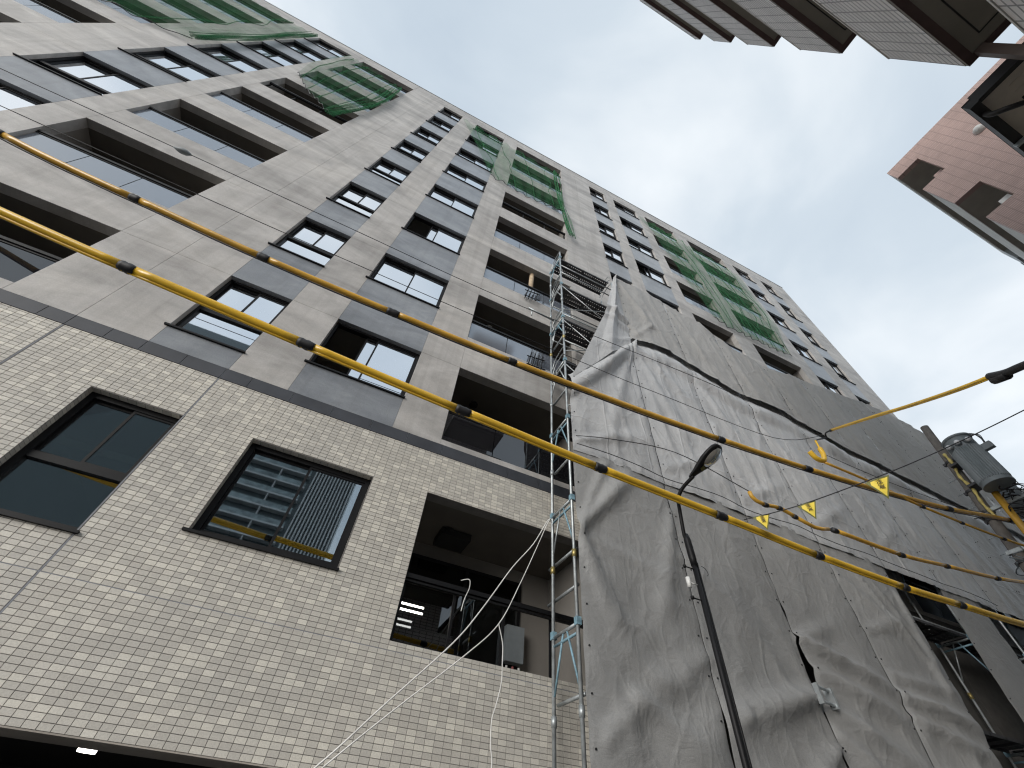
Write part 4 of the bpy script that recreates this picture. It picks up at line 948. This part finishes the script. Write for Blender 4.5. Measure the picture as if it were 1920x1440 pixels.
g = MB(); g.tube([(14.2, 3.05, 8.75), (14.15, 3.15, 7.4), (14.1, 3.25, 6.6)], 0.075, 10)
tag(g.build('riser_cover', 'amber_sleeve', smooth=True), 'thick amber riser cover below the transformer base', 'cover')
g = MB(); g.tube([(15.5, 3.05, 9.55), (15.5, 3.15, 8.6)], 0.2, 20); g.tube([(15.5, 3.04, 9.5), (15.5, 3.04, 9.62)], [0.21, 0.1], 20)
tag(g.build('arrester_tank', 'transformer_grey', smooth=True), 'second plain grey tank behind the transformer at the right edge', 'tank')
rb = random.Random(11); g = MB()
for k in range(26):
    c = Vector((14.1 + rb.uniform(-.3, .5), 2.9 + rb.uniform(-.4, .3), 8.45 + rb.uniform(-.35, .25)))
    p = [c]; 
    for i in range(4): p.append(p[-1] + Vector((rb.uniform(-.15, .25), rb.uniform(-.22, .12), rb.uniform(-.14, .1))))
    g.tube(smoothpts(p, 4), rb.uniform(.008, .018), 6)
tag(g.build('cable_tangle', 'black_rubber', smooth=True), 'dark tangle of jumper cables on the pole below the transformer', 'cables')
g = MB()
for k in range(18):
    c = Vector((14.0 + rb.uniform(-.4, .5), 3.35 + rb.uniform(-.4, .3), 6.9 + rb.uniform(-.4, .4))); p = [c]
    for i in range(4): p.append(p[-1] + Vector((rb.uniform(-.15, .25), rb.uniform(-.2, .16), rb.uniform(-.14, .12))))
    g.tube(smoothpts(p, 4), rb.uniform(.008, .02), 6)
tag(g.build('cable_tangle', 'transformer_grey', smooth=True), 'grey tangle of fittings and loops low on the pole at the right edge', 'cables')

# ================================================================== white ropes hanging from the scaffold
wr1 = [(2.86, 5.16, 5.36), (2.662, 4.9, 5.202), (2.429, 4.9, 4.753), (2.133, 4.9, 4.333), (1.795, 4.9, 3.763), (1.506, 4.9, 3.339), (0.933, 4.9, 2.70), (0.498, 4.9, 2.211), (-0.3, 4.85, 1.45), (-1.2, 4.8, 0.8)]
wire('white_rope', wr1, 0.0075, 'white_rope', 'upper white rope slanting down left from the scaffold post across the tiles', 'rope', 'white ropes on the scaffold')
wr2 = [(2.86, 5.16, 5.36), (2.68, 4.9, 5.208), (2.472, 4.9, 4.688), (2.258, 4.9, 4.16), (2.013, 4.9, 3.636), (1.646, 4.9, 3.239), (1.04, 4.9, 2.684), (0.539, 4.9, 2.20), (-0.25, 4.85, 1.40), (-1.1, 4.8, 0.75)]
wire('white_rope', wr2, 0.0065, 'white_rope', 'lower white rope slanting down left beside its twin across the tiles', 'rope', 'white ropes on the scaffold')
wire('white_rope', [(2.013, 4.9, 3.636), (2.08, 4.9, 3.45), (2.094, 4.9, 3.274), (2.10, 4.9, 3.08), (2.06, 4.9, 2.88), (2.025, 4.9, 2.748), (2.035, 4.9, 2.55), (2.064, 4.9, 2.394), (2.05, 4.9, 1.9)], 0.006, 'white_rope', 'loose white rope end hanging straight down over the tiles', 'rope', 'white ropes on the scaffold')
wire('white_rope', [(1.62, FY - .01, Z(2.52)), (1.72, FY - .05, Z(2.54)), (1.74, FY - .04, Z(2.44)), (1.70, FY - .03, Z(2.3)), (1.68, FY - .02, Z(2.15))], 0.006, 'white_rope', 'short curled white cord on the tiled storey balcony rail', 'cord')

# ================================================================== grey brick balcony building opposite
GB = thing('balcony_building', (4.71, -1.81, 0), 'grey brick apartment block with dark balcony undersides at the top right', 'building')
x0, x1, y0, y1 = -2.31, 0.0, 0.0, -1.25      # local
SO = [Z(v) for v in (18.45, 15.36, 12.42, 9.55, 6.66, 3.76)]; TP = [Z(v) for v in (19.0, 16.86, 14.04, 11.09, 8.21, 5.30)]
for i, (s_, t_) in enumerate(zip(SO, TP)):
    g = MB(); g.cur = 0
    g.box(x0, x1, y0 - 0.14, y0, s_ + 0.05, t_)
    g.box(x1 - 0.14, x1, y1, y0 - 0.14, s_ + 0.05, t_)
    pb = g.build('balcony_parapet', ['balcony_brick'], GB)
    g = MB(); g.box(x0, x1 - .004, y1, y0 - .004, s_, s_ + 0.05); g.build('balcony_soffit', 'soffit_olive', GB)
    g = MB(); g.box(x0, x1 - .002, y0 - 0.09, y0 - .002, s_ - 0.012, s_ - .001); g.box(x1 - .09, x1 - .002, y1, y0 - 0.09, s_ - .012, s_ - .001); g.build('drip_edge', 'drip_edge', GB)
    g = MB(); g.box(x0 + .3, x1 - .22, y0 - .25, y0 - .235, s_ - .004, s_ - .001); g.box(x1 - .235, x1 - .22, y1, y0 - .25, s_ - .004, s_ - .001); g.build('soffit_groove', 'black_paint', GB)
    g = MB(); g.box(x0, x1, y0 - .15, y0 + .008, t_, t_ + .03); g.build('coping', 'parapet_pale', GB)
g = MB(); g.box(x0 - 0.02, x1 - 0.25, -9.0, y1, 0, Z(18.9)); g.build('wall', 'balcony_brick', GB)
g = MB(); g.box(-0.11, -0.01, -0.20, -0.10, Z(5.33), SO[4] - .015); g.build('drain_pipe', 'drain_pipe', GB)

# ================================================================== pink tiled building further along
PB = thing('pink_building', (13.74, -1.71, 0), 'salmon pink tiled building with pale balcony bands at the right', 'building')
FLS = [(17.84, 16.46), (14.94, 13.67), (12.04, 10.7), (9.14, 7.8), (6.24, 4.9), (3.3, 2.0)]
g = MB(); g.box(0, 0.18, -10, -0.74, 0, Z(18.5)); g.build('end_wall', 'pink_tile', PB)
for (c, d) in [(Z(17.84), Z(18.5))] + [(Z(q_[0]), Z(p_[1])) for p_, q_ in zip(FLS, FLS[1:])] + [(0, Z(FLS[-1][1]))]:
    g = MB(); g.box(0, 0.18, -0.738, 0, c, d); g.build('balcony_end', 'pink_tile', PB)
g = MB(); g.box(0.18, 26, -10, -0.95, 0, Z(18.3)); g.build('wall', 'plaster', PB)
g = MB(); g.box(0.18, 7.0, -0.95, -0.003, Z(18.15), Z(18.497)); g.build('roof_fascia', 'parapet_pale', PB)
for i, (a, b) in enumerate(FLS):
    ex = 6.2 if i == 0 else 26
    g = MB(); g.box(0.18, ex, -0.95, -0.003, Z(a), Z(a) + 0.14); g.build('balcony_soffit', 'soffit_brown', PB)
    if i + 1 < len(FLS):
        g = MB(); g.box(0.18, 26, -0.14, -0.005, Z(FLS[i + 1][0]) + 0.143, Z(b)); g.build('balcony_parapet', 'parapet_pale', PB)
    g = MB(); g.box(0.2, 0.5, -0.72, -0.47, Z(b) - .02, Z(b) + 0.36); g.build('partition_panel', 'pink_tile' if i == 0 else 'white_plastic', PB)
g = MB(); g.box(6.2, 7.0, -0.9, 0.0, Z(17.2), Z(18.14)); g.build('end_block', 'parapet_grey', PB)
g = MB(); g.box(7.0, 26, -0.5, 0.02, Z(14.94), Z(17.6)); g.build('stair_wall', 'parapet_grey', PB)
g = MB()
for i in range(7):
    a0 = math.pi * i / 6 - math.pi / 2
for i in range(6):
    for j in range(12):
        def q(i, j): 
            u = (math.pi / 2) * i / 6; v = 2 * math.pi * j / 12; return (-0.17 * math.cos(u), -1.96 + 0.16 * math.sin(u) * math.cos(v), Z(16.65) + 0.16 * math.sin(u) * math.sin(v) + .02)
        g.face([q(i, j), q(i + 1, j), q(i + 1, j + 1), q(i, j + 1)])
g.build('vent_cap', 'white_plastic', PB, smooth=True)

# ================================================================== low house between them
HS = thing('house', (4.95, -1.485, 0), 'small dark house with black gutter and siding under the eave at the right edge', 'house')
ez = 8.12
g = MB(); g.box(0.0, 7.5, -0.10, 0.0, ez - 0.03, ez + 0.10); g.build('gutter', 'house_trim', HS)
g = MB(); g.box(0.0, 0.06, -5.5, -0.1, ez - 0.01, ez + 0.16); g.build('barge_board', 'house_trim', HS)
g = MB(); g.box(0.06, 7.5, -0.34, -0.10, ez + 0.02, ez + 0.04); g.build('front_soffit', 'house_board', HS)
for k in range(3):
    g = MB(); g.box(0.065 + k * 0.125, 0.185 + k * 0.125, -5.5, -0.34, ez + 0.02, ez + 0.04); g.build('soffit_board', 'house_board', HS)
g = MB(); g.box(0, 0.157, -0.02, 0, 0, ez + 0.02); sb1 = g.mesh('siding_board', 'house_siding')
g = MB(); g.box(0, 0.02, 0, 0.157, 0, ez + 0.02); sb2 = g.mesh('siding_board', 'house_siding')
for k in range(42): link('siding_board', sb1, HS, (0.45 + k * 0.165, -0.36, 0))
for k in range(30): link('siding_board', sb2, HS, (0.43, -5.4 + k * 0.167, 0))
g = MB(); g.box(0.452, 7.4, -5.4, -0.38, 0, ez); g.build('wall', 'house_board', HS)
g = MB(); g.face([(-0.0, 0.0, ez + .12), (7.5, 0.0, ez + .12), (7.5, -2.8, ez + 0.15), (0, -2.8, ez + 0.15)]); g.face([(0, -2.8, ez + 0.15), (7.5, -2.8, ez + 0.15), (7.5, -5.6, ez + .12), (0, -5.6, ez + .12)]); g.build('roof', 'house_trim', HS)
g = MB(); g.tube(smoothpts([(0.20, -0.05, ez), (0.20, -0.06, ez - .12), (0.24, -0.16, ez - 0.2), (0.36, -0.30, ez - .25), (0.52, -0.42 + .08, ez - .32), (0.56, -0.335, ez - .6)], 6), 0.032, 10); g.tube([(0.56, -0.335, ez - .6), (0.56, -0.335, 0.2)], 0.032, 10); g.build('downpipe', 'house_trim', HS, smooth=True)
for xx in (0.85, 1.6):
    g = MB(); g.box(xx, xx + .03, -0.12, 0.015, ez - .09, ez - .03); g.build('gutter_bracket', 'galvanised', HS)

# ================================================================== tower behind the camera, mirrored in the lower windows
TW_ = thing('apartment_tower', (-11, -75, 0), 'tall tower with pale balcony slabs and ribs, mirrored in the tiled storey windows', 'building')
g = MB(); g.box(-50, 9.6, -20, -1.5, 0, 86); g.build('core', 'tower_body', TW_)
for k in range(27):
    z = 3 + 3.05 * k
    g = MB(); g.box(-24, 0.4, -1.5, 0, z, z + 0.3); g.build('balcony_slab', 'tower_slab', TW_)
    g = MB(); g.box(-24, 0.35, -0.08, -0.02, z + 0.3, z + 1.3); g.build('balcony_glass', 'tower_rail', TW_)
for k in range(3):
    g = MB(); g.box(-23.9 + k * 9.3, -23.75 + k * 9.3, -1.5, -0.1, 0, 86); g.build('partition_wall', 'tower_slab', TW_)
for k in range(13):
    g = MB(); g.box(1.2 + k * 0.66, 1.45 + k * 0.66, -1.5, -0.3, 0, 86); g.build('rib', 'tower_slab', TW_)
